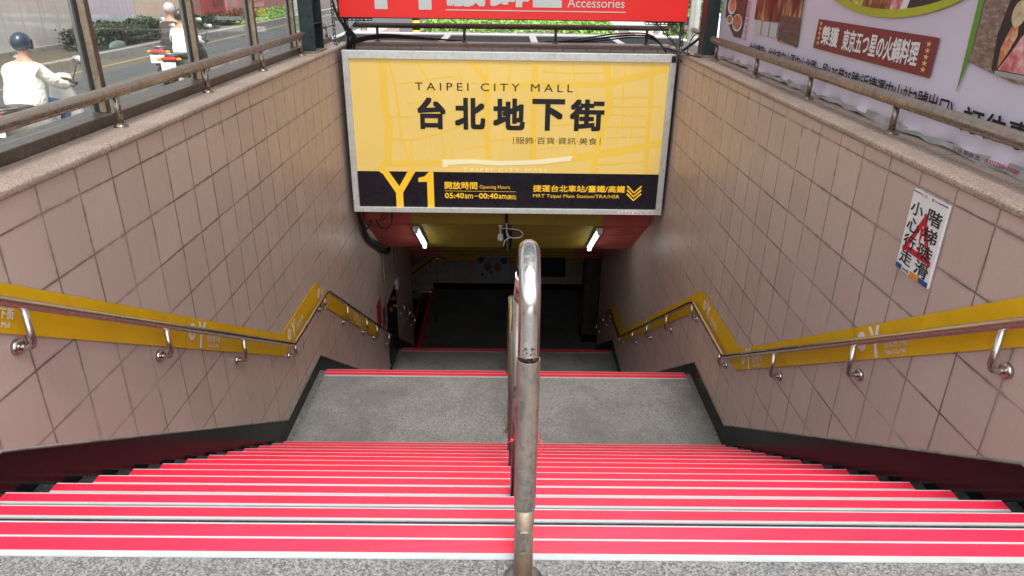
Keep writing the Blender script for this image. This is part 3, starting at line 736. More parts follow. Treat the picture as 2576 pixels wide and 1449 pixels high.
# guard rails on the copings
def guard(label, A, B, posts, base_z, zr, r=0.034, mat='steel_dusty', pm='steel_post', off=(0, 0), ext=0.0):
    A = Vector(A); B = Vector(B)
    root = thing('guard_rail', label, 'guard rail', tuple(A))
    pts = [A, B]
    o = build_at(MB().tube([tuple(A), tuple(A.lerp(B, 0.5)), tuple(B)], r, 20), 'rail', M[mat], root)
    for t in posts:
        p = Vector(t)
        po = build_at(MB().tube([(p.x, p.y, base_z), (p.x, p.y, zr-0.01)], 0.019, 16), 'post', M[pm], root)
        MB().lathe((p.x, p.y, base_z), (0, 0, 1), [(0, 0.042), (0.005, 0.042), (0.018, 0.026), (0.024, 0.020)], 18).build('flange', M[pm], po)
guard('dusty brown steel guard rail on the coping before the street window', (-2.285, 0.4, 0.945), (-2.285, 8.33, 0.950), [(-2.275, y, 0) for y in (1.57, 2.89, 4.21, 5.53, 6.85, 8.17)], 0.747, 0.945, 0.035)
guard('dusty steel guard rail on the coping before the food banner', (2.30, 0.4, 0.945), (2.30, 8.40, 0.955), [(2.32, y, 0) for y in (1.66, 2.97, 4.29, 5.6, 6.88, 8.28)], 0.747, 0.945, 0.037)
guard('dark guard rail on the end wall between the two signs', (-2.02, 9.86, 0.965), (2.10, 9.86, 0.975), [(x, 9.86, 0) for x in (-1.72, -0.58, 0.62, 1.82)], 0.768, 0.965, 0.034, 'bronze', 'bronze')
guard('short dusty rail stub beside the left steel column', (-2.40, 9.15, 0.95), (-2.40, 10.4, 0.955), [(-2.40, 9.9, 0)], 0.747, 0.945, 0.035)
guard('short dusty rail stub beside the right steel column', (2.44, 9.1, 0.95), (2.44, 10.6, 0.955), [(2.44, 9.95, 0)], 0.747, 0.945, 0.035)

# ================================================================== WINDOW SCREEN (left)
root = thing('window_screen', 'grimy glazed window screen in bronze frames along the street side', 'window', (-2.43, 0.4, 0.747))
q = MB().box((-2.54, 0.4, 0.747), (-2.345, 9.97, 0.812)); build_at(q, 'sill_frame', M['bronze'], root, bevel=0.006)
q = MB().box((-2.50, 0.4, 2.45), (-2.38, 9.97, 2.58)); build_at(q, 'head_frame', M['bronze'], root)
ms = [1.5, 2.92, 4.30, 5.735, 7.11, 8.42]
for y in ms:
    o = build_at(MB().box((-2.450, y, 0.815), (-2.388, y+0.045, 2.45)), 'mullion', M['bronze'], root, bevel=0.003)
    k = MB().box((-2.428, y-0.008, 0.815), (-2.389, y-0.0005, 2.45)); k.build('edge_strip', M['brass'], o)
    k = MB().box((-2.444, y-0.016, 0.815), (-2.4285, y-0.0005, 2.45)); k.build('gasket', M['rubber'], o)
    k = MB().box((-2.462, y-0.034, 0.815), (-2.444, y-0.0165, 2.45)); k.build('inner_frame', M['conduit'], o)
ed = [0.45]+ms+[9.9]
for a, b in zip(ed[:-1], ed[1:]):
    q = MB().box((-2.443, a+0.0455, 0.815), (-2.438, b-0.0165, 2.45)); build_at(q, 'glass_pane', M['glass'], root)
# steel columns
def hcol(label, x0, x1, y0, y1, z0, z1, bm='green_steel'):
    root = thing('steel_column', label, 'column', ((x0+x1)/2, (y0+y1)/2, z0))
    t = 0.014
    q = MB().box((x0, y0, z0+0.02), (x1, y0+t, z1)).box((x0, y1-t, z0+0.02), (x1, y1, z1)).box(((x0+x1)/2-0.006, y0+t, z0+0.02), ((x0+x1)/2+0.006, y1-t, z1))
    q.box((x0+0.005, y0+t, 1.05), (x1-0.004, y1-t, 1.064)).box((x0+0.005, y0+t, 1.75), (x1-0.004, y1-t, 1.764))
    build_at(q, 'shaft', M[bm], root)
    q = MB().box((x0-0.05, y0-0.06, z0), (x1+0.02, y1+0.05, z0+0.018)); build_at(q, 'base_plate', M['kerb'], root)
    q = MB()
    for x in (x0+0.03, x1-0.04):
        for z in (0.92, 1.15): q.lathe((x, y0, z), (0, -1, 0), [(0, 0.012), (0.008, 0.012), (0.012, 0.006)], 8)
    build_at(q, 'bolt', M['green_steel'], root)
hcol('dark green steel column at the end of the street window', -2.345, -2.185, 8.46, 8.86, 0.747, 3.2)
root = thing('steel_column', 'dark green and brown steel column beside the food banner', 'column', (2.3, 8.7, 0.747))
q = MB().box((2.27, 8.62, 0.765), (2.40, 8.80, 3.2)); build_at(q, 'shaft', M['green_steel'], root, bevel=0.004)
q = MB().box((2.256, 8.64, 0.765), (2.27, 8.86, 3.2)); build_at(q, 'side_plate', M['brown_steel'], root)
q = MB().box((2.22, 8.54, 0.747), (2.42, 8.88, 0.765)); build_at(q, 'base_plate', M['kerb'], root)
# glazing beyond the right column
root = thing('window_screen', 'narrow glazed panel beyond the right steel column', 'window', (2.43, 9.4, 0.747))
q = MB().box((2.345, 8.9, 0.747), (2.54, 9.97, 0.815)).box((2.38, 9.90, 0.815), (2.50, 9.97, 2.5)).box((2.38, 8.9, 2.45), (2.5, 9.97, 2.58)); build_at(q, 'frame', M['frame_alu'], root)
q = MB().box((2.427, 8.9, 0.815), (2.433, 9.9, 2.45)); build_at(q, 'glass_pane', M['glass'], root)
# canopy roof over the stairwell
root = thing('canopy_roof', 'glazed canopy roof sheltering the stairwell above the signs', 'roof', (0, 5, 3.2))
q = MB().box((-2.75, 1.2, 3.2), (2.75, 10.2, 3.21)); build_at(q, 'roof_glazing', M['roofglass'], root)
q = MB()
for y in (1.3, 4.2, 7.1, 10.0): q.box((-2.7, y, 3.02), (2.7, y+0.1, 3.198))
build_at(q, 'beam', M['green_steel'], root)

# ================================================================== MAIN SIGN
root = thing('entrance_sign', 'large yellow and black light box sign over the stair opening', 'sign', (0.02, 9.2, -1.35))
q = MB().box((-2.04, 9.19, -1.345), (2.075, 9.50, 0.705)); build_at(q, 'case', M['ink'], root)
fx0, fx1, fz0, fz1 = -2.05, 2.085, -1.354, 0.718
q = MB()
q.box((fx0, 9.14, fz1-0.095), (fx1, 9.20, fz1)).box((fx0, 9.14, fz0), (fx1, 9.20, fz0+0.068)).box((fx0, 9.14, fz0+0.068), (fx0+0.078, 9.20, fz1-0.095)).box((fx1-0.078, 9.14, fz0+0.068), (fx1, 9.20, fz1-0.095))
build_at(q, 'frame', M['frame_alu'], root, bevel=0.004)
q = MB().box((2.02, 9.128, 0.625), (2.075, 9.14, 0.70)); build_at(q, 'corner_clip', M['ink'], root)
P = Plane((0, 9.172, 0), (1, 0, 0), (0, 0, 1))
q = MB(); rect(q, P, fx0+0.07, fx1-0.07, -0.80, fz1-0.09, 0.0); build_at(q, 'map_panel', M['sign_pale'], root, fixn=False)
q = MB(); rect(q, P, fx0+0.07, fx1-0.07, fz0+0.06, -0.80, 0.0); build_at(q, 'dark_panel', M['sign_dark'], root, fixn=False)
S = [([(-1.56, 0.62), (-1.56, 0.31), (-1.56, -0.03), (-1.52, -0.21), (-1.55, -0.5), (-1.57, -0.67), (-1.69, -0.797)], .10), ([(-1.5, 0.62), (-1.42, 0.32), (-1.39, -0.03), (-1.37, -0.37)], .03), ([(-1.56, 0.31), (-1.54, -0.12)], .03),
 ([(-0.47, 0.622), (-0.3, 0.4), (-0.26, 0.26), (-0.28, -0.19), (-0.24, -0.61)], .085), ([(0.34, 0.622), (0.33, 0.17), (0.33, -0.37), (0.34, -0.61)], .085), ([(1.22, 0.622), (1.26, 0.35), (1.3, 0.07), (1.22, -0.18), (1.15, -0.54), (1.15, -0.795)], .10),
 ([(-0.28, 0.30), (0.43, 0.33), (1.24, 0.35), (1.51, 0.42), (2.0, 0.55)], .075), ([(1.79, 0.622), (1.81, 0.18), (1.81, -0.17), (1.83, -0.797)], .06), ([(-1.66, -0.7), (-0.83, -0.68)], .07), ([(0.36, -0.66), (0.86, -0.59), (1.46, -0.5), (2.01, -0.38)], .10),
 ([(0.8, 0.62), (0.84, 0.34), (0.89, 0.17), (0.93, -0.18), (0.86, -0.56)], .03), ([(0.57, 0.62), (0.59, 0.34)], .03), ([(0.02, 0.62), (0.01, 0.33)], .03), ([(-1.5, -0.09), (-1.18, -0.09)], .02), ([(-1.48, -0.37), (-1.26, -0.39), (-0.93, -0.31)], .025), ([(-0.26, 0.62), (-0.25, 0.4)], .03),
 ([(-1.15, 0.62), (-0.98, 0.32), (-0.89, 0.05), (-0.84, -0.31), (-0.83, -0.64)], .028), ([(-1.26, -0.39), (-1.24, -0.795)], .035), ([(1.29, 0.07), (1.97, 0.08)], .02), ([(1.28, 0.18), (1.82, 0.2)], .02), ([(1.32, -0.03), (1.8, -0.04)], .02), ([(1.27, -0.18), (1.8, -0.18)], .022),
 ([(1.45, 0.40), (1.47, -0.17)], .02), ([(-0.7, 0.39), (-0.35, 0.33)], .016), ([(-1.37, 0.32), (-0.66, 0.43)], .016), ([(-1.28, 0.08), (-0.88, 0.15)], .016), ([(-0.93, -0.31), (-0.64, -0.2), (-0.28, -0.16)], .02), ([(-0.57, -0.49), (-0.28, -0.45)], .014), ([(-0.08, -0.56), (-0.04, -0.19)], .014), ([(0.09, -0.55), (0.1, -0.19)], .014),
 ([(-0.23, -0.37), (0.32, -0.35)], .014), ([(-0.23, -0.16), (0.3, -0.13)], .016), ([(0.44, -0.19), (0.91, -0.14)], .014), ([(0.81, 0.48), (1.23, 0.49)], .014), ([(1.33, 0.57), (1.32, 0.37)], .014), ([(1.43, 0.59), (1.48, 0.42)], .014), ([(1.6, 0.61), (1.63, 0.47)], .014), ([(-1.05, -0.62), (-1.02, -0.79)], .014), ([(-0.75, -0.38), (-0.7, -0.66)], .014),
 ([(-0.63, 0.53), (-0.53, 0.15), (-0.31, 0.05)], .014), ([(0.41, -0.48), (0.85, -0.43)], .014), ([(-1.33, 0.55), (-0.9, 0.62)], .012), ([(-1.1, 0.22), (-0.62, 0.32)], .012), ([(-0.95, -0.05), (-0.5, 0.03)], .012), ([(-0.45, 0.05), (-0.48, -0.18)], .012), ([(-1.2, -0.2), (-0.9, -0.1)], .012), ([(1.55, 0.05), (1.55, -0.16)], .012), ([(1.65, 0.18), (1.66, -0.02)], .012), ([(-0.05, 0.1), (0.3, 0.13)], .012), ([(0.06, 0.31), (0.08, -0.1)], .012),
 ([(0.42, 0.5), (0.8, 0.47)], .012), ([(0.45, 0.62), (0.44, 0.34)], .012), ([(-1.37, -0.37), (-1.3, -0.6), (-1.26, -0.78)], .014), ([(-1.0, -0.33), (-0.98, -0.6)], .012), ([(1.4, -0.2), (1.42, -0.48)], .014), ([(1.6, -0.2), (1.58, -0.45)], .014), ([(1.28, -0.32), (1.8, -0.3)], .014), ([(1.2, -0.68), (1.8, -0.62)], .014)]
q = MB()
for i, (pl, wd) in enumerate(S): strip(q, P, pl, wd, 0.0012+0.00004*i)
build_at(q, 'map_streets', M['sign_street'], root, fixn=False)
q = MB(); top = [(-0.85, -0.635), (-0.464, -0.626), (-0.096, -0.648), (0.364, -0.625), (0.858, -0.564)]; bt = [(-0.85, -0.712), (-0.464, -0.684), (-0.096, -0.706), (0.457, -0.680), (0.834, -0.629)]
for i in range(4): q.poly([P(*top[i], .005), P(*top[i+1], .005), P(*bt[i+1], .005), P(*bt[i], .005)])
rect(q, P, -0.85, -0.78, -0.735, -0.705, .0052)
text(q, P, 'TAIPEI CITY MALL', -0.576, 0.544, -0.788, -0.738, .0052, 0.0, 1.45); build_at(q, 'ribbon', M['sign_cream'], root, fixn=False)
q = MB(); text(q, P, 'TAIPEI CITY MALL', -1.167, 0.819, 0.247, 0.342, .005, -0.012, 1.5)
xs = [(-1.15, -0.79), (-0.675, -0.285), (-0.185, 0.222), (0.312, 0.728), (0.796, 1.236)]
for ch, (a, b) in zip('台北地下街', xs): text(q, P, ch, a, b, -0.24, 0.16, .005, 0.038)
build_at(q, 'title_lettering', M['ink'], root, fixn=False)
q = MB(); text(q, P, '|', 0.074, 0.082, -0.415, -0.325, .005, 0.0); text(q, P, '|', 1.199, 1.207, -0.415, -0.325, .005, 0.0); text(q, P, '服飾·百貨·資訊·美食', 0.108, 1.165, -0.415, -0.325, .005, 0.0)
build_at(q, 'subtitle_lettering', M['sign_brown'], root, fixn=False)
q = MB()
# the big gate number, cut off by the band edges
flat(q, P, [(-1.66, -0.80), (-1.56, -0.80), (-1.43, -1.00), (-1.31, -0.80), (-1.21, -0.80), (-1.385, -1.09), (-1.385, -1.284), (-1.48, -1.284), (-1.48, -1.09)], .003)
flat(q, P, [(-1.06, -1.284), (-0.972, -1.284), (-0.972, -0.80), (-1.03, -0.80), (-1.09, -0.862), (-1.175, -0.885), (-1.175, -0.94), (-1.06, -0.935)], .003)
text(q, P, '開放時間', -0.828, -0.393, -1.032, -0.928, .003, 0.022)
text(q, P, '05:40', -0.828, -0.572, -1.158, -1.083, .003, 0.022); text(q, P, 'am', -0.562, -0.452, -1.158, -1.103, .003, 0.010); rect(q, P, -0.435, -0.382, -1.128, -1.118, .003); text(q, P, '00:40', -0.372, -0.118, -1.158, -1.083, .003, 0.022); text(q, P, 'am', -0.108, -0.003, -1.158, -1.103, .003, 0.010)
text(q, P, '(隔日)', 0.005, 0.126, -1.172, -1.104, .003, 0.014)
text(q, P, '捷運台北車站/臺鐵/高鐵', 0.348, 1.577, -1.055, -0.960, .003, 0.020)
for k in range(3):
    z = -0.962-0.052*k; strip(q, P, [(1.605, z), (1.70, z-0.092), (1.795, z)], 0.022, .003+0.0002*k)
text(q, P, 'MRT Taipei Main Station/TRA/HSR', 0.352, 1.508, -1.148, -1.086, .003, 0.0)
text(q, P, 'Opening Hours', -0.363, 0.041, -1.034, -0.972, .003, 0.0)
rect(q, P, -0.828, 0.124, -1.060, -1.055, .003)
build_at(q, 'gold_lettering', M['sign_gold'], root, fixn=False)
P2 = Plane((0, 9.139, 0), (1, 0, 0), (0, 0, 1))
q = MB(); rect(q, P2, 1.50, 1.97, -1.346, -1.302, .001); build_at(q, 'maker_sticker', M['white'], root, fixn=False)
q = MB(); marks(q, P2, 1.52, 1.70, -1.340, -1.310, 4, .002); text(q, P2, '(02)2708-1325', 1.715, 1.955, -1.340, -1.310, .002, 0.01); build_at(q, 'sticker_lettering', M['redprint'], root, fixn=False)

# red hanging sign
root = thing('hanging_sign', 'wide red sign with grey letters above the yellow sign', 'sign', (0.06, 9.2, 1.10))
q = MB().box((-2.049, 9.20, 1.098), (2.172, 9.36, 2.05)); build_at(q, 'panel', M['redsign'], root)
q = MB().box((-2.06, 9.195, 1.088), (2.183, 9.37, 1.097)); build_at(q, 'bottom_trim', M['ink'], root)
P = Plane((0, 9.2, 0), (1, 0, 0), (0, 0, 1)); q = MB()
text(q, P, 'Y1', -1.86, -0.932, 1.192, 1.95, .004, 0.03)
for ch, (a, b) in zip('服飾區', ((-0.75, -0.28), (-0.235, 0.262), (0.290, 0.64))): text(q, P, ch, a, b, 1.234, 1.72, .004, 0.045)
rect(q, P, -0.762, 1.415, 1.188, 1.199, .004)
text(q, P, 'Accessories', 0.707, 1.398, 1.240, 1.345, .004, 0.006); text(q, P, 'Clothing &', 0.707, 1.30, 1.42, 1.53, .004, 0.006)
build_at(q, 'lettering', M['greyletter'], root, fixn=False)

# slotted angle brackets holding the red sign
def slotted(q, a, b, wd=0.034, th=0.003, axis='y'):
    a = Vector(a); b = Vector(b); d = b-a; L = d.length; t = d/L
    n = Vector((0, 1, 0)); s = t.cross(n).normalized()
    def slab(p0, p1, w0, w1):
        c = [p0+s*w0, p0+s*w1, p1+s*w1, p1+s*w0]
        vs = [tuple(x) for x in c]+[tuple(x+n*th) for x in c]
        q.add(vs, [(0, 1, 2, 3), (7, 6, 5, 4), (0, 4, 5, 1), (1, 5, 6, 2), (2, 6, 7, 3), (3, 7, 4, 0)])
    slab(a, b, -wd/2, -wd*0.2); slab(a, b, wd*0.2, wd/2)
    k = int(L/0.045)
    for i in range(k+1):
        p = a+t*(L*i/max(1, k)); slab(p-t*0.007, p+t*0.007, -wd*0.2, wd*0.2)
    c = [a+s*wd/2, b+s*wd/2]
    vs = [tuple(c[0]), tuple(c[1]), tuple(c[1]+n*0.034), tuple(c[0]+n*0.034), tuple(c[0]-s*0.003), tuple(c[1]-s*0.003), tuple(c[1]-s*0.003+n*0.034), tuple(c[0]-s*0.003+n*0.034)]
    q.add(vs, [(0, 1, 2, 3), (7, 6, 5, 4), (0, 4, 5, 1), (1, 5, 6, 2), (2, 6, 7, 3), (3, 7, 4, 0)])
for s, lab in ((-1, 'rusty slotted angle bracket under the left end of the red sign'), (1, 'rusty slotted angle bracket under the right end of the red sign')):
    root = thing('angle_bracket', lab, 'bracket', (s*2.2, 9.45, 0.747))
    q = MB(); slotted(q, (s*2.19, 9.45, 0.747), (s*2.19, 9.45, 1.9)); build_at(q, 'upright', M['rustbar'], root)
    q = MB(); slotted(q, (s*2.17, 9.30, 1.066), (s*1.68, 9.30, 1.066)); build_at(q, 'arm', M['rustbar'], root)
    q = MB(); slotted(q, (s*2.15, 9.34, 0.76), (s*1.86, 9.34, 1.05), 0.028); build_at(q, 'brace', M['rustbar'], root)
# cables at the sign corners
def cable(mb, pts, r):
    pts = [Vector(p) for p in pts]; out = []
    n = len(pts)
    for i in range(n-1):
        p0, p1, p2, p3 = pts[max(i-1, 0)], pts[i], pts[i+1], pts[min(i+2, n-1)]
        for j in range(6):
            t = j/6; out.append(0.5*((2*p1)+(-p0+p2)*t+(2*p0-5*p1+4*p2-p3)*t*t+(-p0+3*p1-3*p2+p3)*t**3))
    out.append(pts[-1]); mb.tube(out, r, 8)
rnd = random.Random(11)
def bundle(label, paths, loc):
    q = MB()
    for p, r in paths: cable(q, p, r)
    o = tag(q.build('cable_bundle', M['cable']), label, 'cables')
bundle('tangle of black cables at the left end of the signs', [([(-2.10+rnd.uniform(-.04, .04), 9.42+rnd.uniform(-.05, .05), 1.9), (-2.14+rnd.uniform(-.06, .06), 9.40, 1.4+rnd.uniform(-.1, .1)), (-2.05+rnd.uniform(-.07, .07), 9.42, 1.05), (-1.98+rnd.uniform(-.06, .06), 9.46, 0.86), (-2.0+rnd.uniform(-.05, .05), 9.50, 0.735), (-2.06, 9.56, 0.5)], rnd.choice((.006, .009, .013))) for i in range(8)] +
       [([(-2.0, 9.6, 0.75+.02*i), (-1.8+.03*i, 9.7, 0.80+.02*i), (-1.6+.06*i, 9.80, 0.815+.012*i), (-1.2+.1*i, 9.9, 0.80), (-0.9+.1*i, 10.0, 0.78)], .008+.002*(i % 3)) for i in range(4)], None)
bundle('black cables and a hooked pipe at the right end of the signs', [([(2.02, 9.5, 0.72), (1.9-.03*i, 9.75, 0.84+.03*i), (1.6-.1*i, 9.82, 0.86+.02*i), (1.2-.2*i, 9.95, 0.80), (0.9-.2*i, 10.1, 0.77)], .010+.003*(i % 2)) for i in range(3)] +
       [([(2.12, 9.1, 0.76), (2.22, 9.0, 0.86), (2.34, 8.8, 1.02)], .017), ([(2.16, 9.35, 1.5), (2.14, 9.38, 1.2), (2.13, 9.30, 0.95), (2.08, 9.2, 0.78), (2.06, 9.0, 0.72), (2.09, 8.9, 0.66)], .012), ([(2.14, 8.9, 0.76), (2.18, 8.85, 0.95), (2.30, 8.75, 1.02), (2.42, 8.70, 1.0)], .006), ([(2.05, 9.3, 0.77), (2.10, 8.8, 0.765), (2.16, 8.5, 0.762), (2.20, 8.45, 0.76)], .008), ([(2.00, 9.5, 0.765), (2.08, 9.0, 0.768), (2.13, 8.75, 0.765)], .014)], None)
bundle('thick bundle of black cables running down below the yellow sign', [([(-2.085+rnd.uniform(-.02, .02), 9.45, -1.0), (-2.08+rnd.uniform(-.02, .02), 9.50, -1.40), (-2.06+rnd.uniform(-.035, .03), 9.68, -1.72+rnd.uniform(-.05, .03)), (-2.06+rnd.uniform(-.03, .03), 10.0, -2.05+rnd.uniform(-.05, .05)), (-2.06+rnd.uniform(-.03, .05), 10.6, -2.36+rnd.uniform(-.05, .05)), (-2.05+rnd.uniform(-.03, .03), 11.2, -2.70+rnd.uniform(-.05, .03)), (-2.06, 11.75, -2.88+rnd.uniform(-.03, .03))], rnd.choice((.012, .016, .022))) for i in range(9)], None)

# ================================================================== WARNING NOTICE
root = thing('warning_notice', 'white warning notice with a red triangle on the right wall', 'notice', (WR-0.006, 3.4, 0.18))
P = Plane((WR-0.0145, 0, 0), (0, -1, 0), (0, 0, 1))
q = MB().box((WR-0.014, 3.247, 0.180), (WR-0.002, 3.562, 0.613)); build_at(q, 'board', M['white'], root)
q = MB()
T1, T2, T3 = (-3.405, 0.525), (-3.538, 0.290), (-3.268, 0.290)
def tri_ring(q, P, A, wd, d):
    A = [Vector(a) for a in A]; c = sum(A, Vector((0, 0)))/3
    I = [c+(a-c)*(1-wd) for a in A]
    for i in range(3): q.poly([P(*A[i], d), P(*A[(i+1) % 3], d), P(*I[(i+1) % 3], d), P(*I[i], d)])
tri_ring(q, P, (T1, T2, T3), 0.40, .001)
for a in (T1, T2, T3):
    c = Vector((-3.4037, 0.3683)); v = c+(Vector(a)-c)*0.90; disc(q, P, v.x, v.y, 0.014, 0.016, .0012, 16)
flat(q, P, [(-3.418, 0.442), (-3.404, 0.448), (-3.390, 0.442), (-3.400, 0.358), (-3.408, 0.358)], .001); disc(q, P, -3.404, 0.338, 0.010, 0.011, .001, 16)
build_at(q, 'warning_triangle', M['redprint'], root, fixn=False)
q = MB()
for i, ch in enumerate('小心行走'):
    z = 0.558-0.0885*i; text(q, P, ch, -3.548+0.002*i, -3.434+0.003*i, z-0.073, z, .0016, 0.018)
for i, ch in enumerate('階梯陡滑'):
    z = 0.560-0.0905*i; text(q, P, ch, -3.392, -3.268, z-0.077, z, .0016, 0.018)
text(q, P, '公', -3.451, -3.433, 0.594, 0.611, .0016, 0.006); text(q, P, '告', -3.388, -3.370, 0.594, 0.611, .0016, 0.006); marks(q, P, -3.492, -3.425, 0.186, 0.202, 6, .0016)
build_at(q, 'lettering', M['ink'], root, fixn=False)
for nm, mt, rc in (('blue_stripe', 'blueprint', ((-3.562, -3.492, 0.600, 0.606), (-3.330, -3.247, 0.600, 0.606), (-3.560, -3.503, 0.181, 0.208), (-3.332, -3.248, 0.181, 0.208))), ('orange_stripe', 'orangeprint', ((-3.492, -3.462, 0.600, 0.606), (-3.362, -3.330, 0.600, 0.606), (-3.418, -3.332, 0.181, 0.208)))):
    for r4 in rc:
        q = MB(); rect(q, P, *r4, .001); build_at(q, nm, M[mt], root, fixn=False)

# ================================================================== FOOD BANNER (right)
M['ban'] = plain('lavender_banner_vinyl', (0.66, 0.61, 0.73), 0.42, var=0.05, scale=1.2)
M['ban_red'] = plain('maroon_print', (0.20, 0.018, 0.028), 0.45, var=0.06)
M['ban_grey'] = plain('grey_crumpled_plastic', (0.36, 0.36, 0.36), 0.5, var=0.3, scale=9)
M['lime'] = plain('lime_print', (0.40, 0.44, 0.015), 0.45, var=0.15, scale=3)
M['leafgreen'] = plain('green_print', (0.10, 0.26, 0.02), 0.45, var=0.25, scale=3)
M['starprint'] = plain('gold_star_print', (0.72, 0.52, 0.22), 0.45)
def food(name, a, b, c, sc, stretch=(1, 1, 1)):
    m, nt, b_ = base(name, 0.42); p = pos(nt); mp = nt.nodes.new('ShaderNodeMapping'); mp.inputs['Scale'].default_value = stretch; lk(nt, p, mp.inputs[0])
    n = noise(nt, mp.outputs[0], sc, 6, 0.65, 0.6)
    lk(nt, ramp(nt, n.outputs[0], [(0.35, a), (0.5, b), (0.66, c)]).outputs[0], b_.inputs['Base Color']); return m
M['soup'] = food('hotpot_photo_print', (0.07, 0.012, 0.004), (0.26, 0.07, 0.015), (0.62, 0.36, 0.10), 11, (1, 1.6, 0.8))
M['shop'] = food('restaurant_photo_print', (0.035, 0.012, 0.010), (0.13, 0.045, 0.025), (0.60, 0.40, 0.16), 6, (1, 1.4, 0.45))
M['woodp'] = food('wood_photo_print', (0.12, 0.075, 0.055), (0.22, 0.15, 0.115), (0.38, 0.29, 0.25), 5, (1, 3.0, 9.0))
M['woodd'] = food('dark_table_photo_print', (0.06, 0.04, 0.035), (0.10, 0.065, 0.055), (0.17, 0.12, 0.10), 7, (1, 1, 6))
M['meatp'] = food('meat_photo_print', (0.50, 0.10, 0.10), (0.66, 0.26, 0.27), (0.82, 0.58, 0.56), 16)
M['prawnp'] = food('prawn_photo_print', (0.45, 0.10, 0.05), (0.62, 0.24, 0.12), (0.80, 0.52, 0.38), 22)
M['noodle'] = food('noodle_photo_print', (0.20, 0.07, 0.025), (0.42, 0.20, 0.08), (0.64, 0.42, 0.22), 26)
M['bread'] = food('mushroom_photo_print', (0.40, 0.30, 0.16), (0.60, 0.48, 0.28), (0.74, 0.64, 0.44), 12)
M['lotus'] = food('vegetable_photo_print', (0.08, 0.10, 0.02), (0.36, 0.38, 0.05), (0.62, 0.60, 0.14), 14)
BX = 2.42
root = thing('advertising_banner', 'lavender restaurant banner with food photos behind the right guard rail', 'banner', (BX, 4.5, 0.78))
# sheet: gently rippled, crumpled at the lower hem
def hem(y): return 0.774+0.005*math.sin(y*5.1)+0.004*math.sin(y*11.7+1)+0.005*math.sin(y*23)+0.010*(y-3)/5
vs = []; fs = []; NY, NZ = 150, 26
for i in range(NY+1):
    y = 0.6+(8.66-0.6)*i/NY
    for j in range(NZ+1):
        t = (j/NZ)**1.6; zb = hem(y); z = zb+(2.6-zb)*t
        k = max(0, 1-(z-zb)/0.13)
        x = BX + 0.010 + k*k*(0.012*math.sin(y*9+z*30)+0.010*math.sin(y*21+2)) - 0.010*k
        if i == NY: y_ = y-0.02*math.sin(z*9)
        else: y_ = y
        vs.append((x, y_, z))
for i in range(NY):
    for j in range(NZ): a = i*(NZ+1)+j; fs.append((a, a+NZ+1, a+NZ+2, a+1))
q = MB().add(vs, fs, True); build_at(q, 'sheet', M['ban'], root, fixn=False)
P = Plane((BX, 0, 0), (0, -1, 0), (0, 0, 1))
q = MB()
for i in range(90):
    y0, y1 = 0.6+8.0*i/90, 0.6+8.0*(i+1)/90
    f = lambda y: 0.792+0.008*math.sin(y*4.3)+0.006*math.sin(y*13+1); x0 = BX-0.012+0.012*math.sin(y0*17); x1 = BX-0.012+0.012*math.sin(y1*17)
    q.poly([(x0, y0, hem(y0)-0.022), (x1, y1, hem(y1)-0.022), (x1+0.004, y1, f(y1)), (x0+0.004, y0, f(y0))], True)
build_at(q, 'hem_flap', M['ban_grey'], root, fixn=False)
q = MB().box((2.455, 0.6, 0.747), (2.56, 8.62, 2.6)); build_at(q, 'backing_frame', M['ink'], root)  # frame coloured black to paint the shadow gap between hem and coping
def bpart(name, mat, fn):
    q = MB(); fn(q); return build_at(q, name, M[mat], root, fixn=False)
def yz(pts): return [(-y, z) for y, z in pts]
bpart('award_plate', 'ban_red', lambda q: flat(q, P, yz([(5.887, 1.312), (5.905, 1.097), (4.199, 1.085), (4.192, 1.304)]), .002))
def stars(q, y, z0, z1):
    for i in range(5):
        z = z0+(z1-z0)*i/4; pts = []
        for k in range(10):
            a = R(90+36*k); r = 0.026 if k % 2 == 0 else 0.0105; pts.append((-y+r*1.25*math.cos(a), z+r*0.72*math.sin(a)))
        flat(q, P, pts, .004)
bpart('gold_star', 'starprint', lambda q: (stars(q, 5.825, 1.282, 1.140), stars(q, 4.280, 1.264, 1.123)))
bpart('award_lettering', 'white', lambda q: (text(q, P, '榮獲', -5.775, -5.475, 1.135, 1.272, .004, 0.03), text(q, P, '東京五つ星の火鍋料理', -5.40, -4.365, 1.127, 1.272, .004, 0.022)))
def addr(q):
    text(q, P, '台北總店：台北市中山區中山北路一段135巷35號(近捷運中山站2號出口)', -7.46, -3.90, 0.890, 1.012, .004, 0.020)
    text(q, P, '訂位專線', -3.80, -3.08, 0.868, 0.998, .004, 0.020)
bpart('address_lettering', 'ink', addr)
bpart('small_red_lettering', 'redprint', lambda q: (text(q, P, '(02)2700-1020', -3.50, -3.24, 0.766, 0.790, .026, 0.02),))
bpart('small_dark_lettering', 'ink', lambda q: (marks(q, P, -3.78, -3.53, 0.764, 0.789, 5, .026, 4),))
bpart('green_swoosh', 'leafgreen', lambda q: flat(q, P, yz([(3.965, 1.75), (3.905, 1.75), (3.878, 1.50), (3.872, 1.278), (3.907, 1.05), (3.912, 1.05), (3.918, 1.278), (3.925, 1.50)]), .003))
bpart('wood_photo', 'woodp', lambda q: flat(q, P, yz([(3.90, 1.78), (3.872, 1.50), (3.866, 1.278), (3.88, 1.21), (3.50, 1.155), (2.0, 1.16), (2.0, 1.78)]), .0022))
bpart('meat_tray', 'ink', lambda q: flat(q, P, yz([(3.70, 1.36), (3.675, 1.20), (3.64, 1.175), (2.3, 1.18), (2.3, 1.6), (3.66, 1.60)]), .0032))
bpart('tray_side', 'ban_grey', lambda q: flat(q, P, yz([(3.645, 1.195), (3.640, 1.172), (2.3, 1.176), (2.3, 1.20)]), .0036))
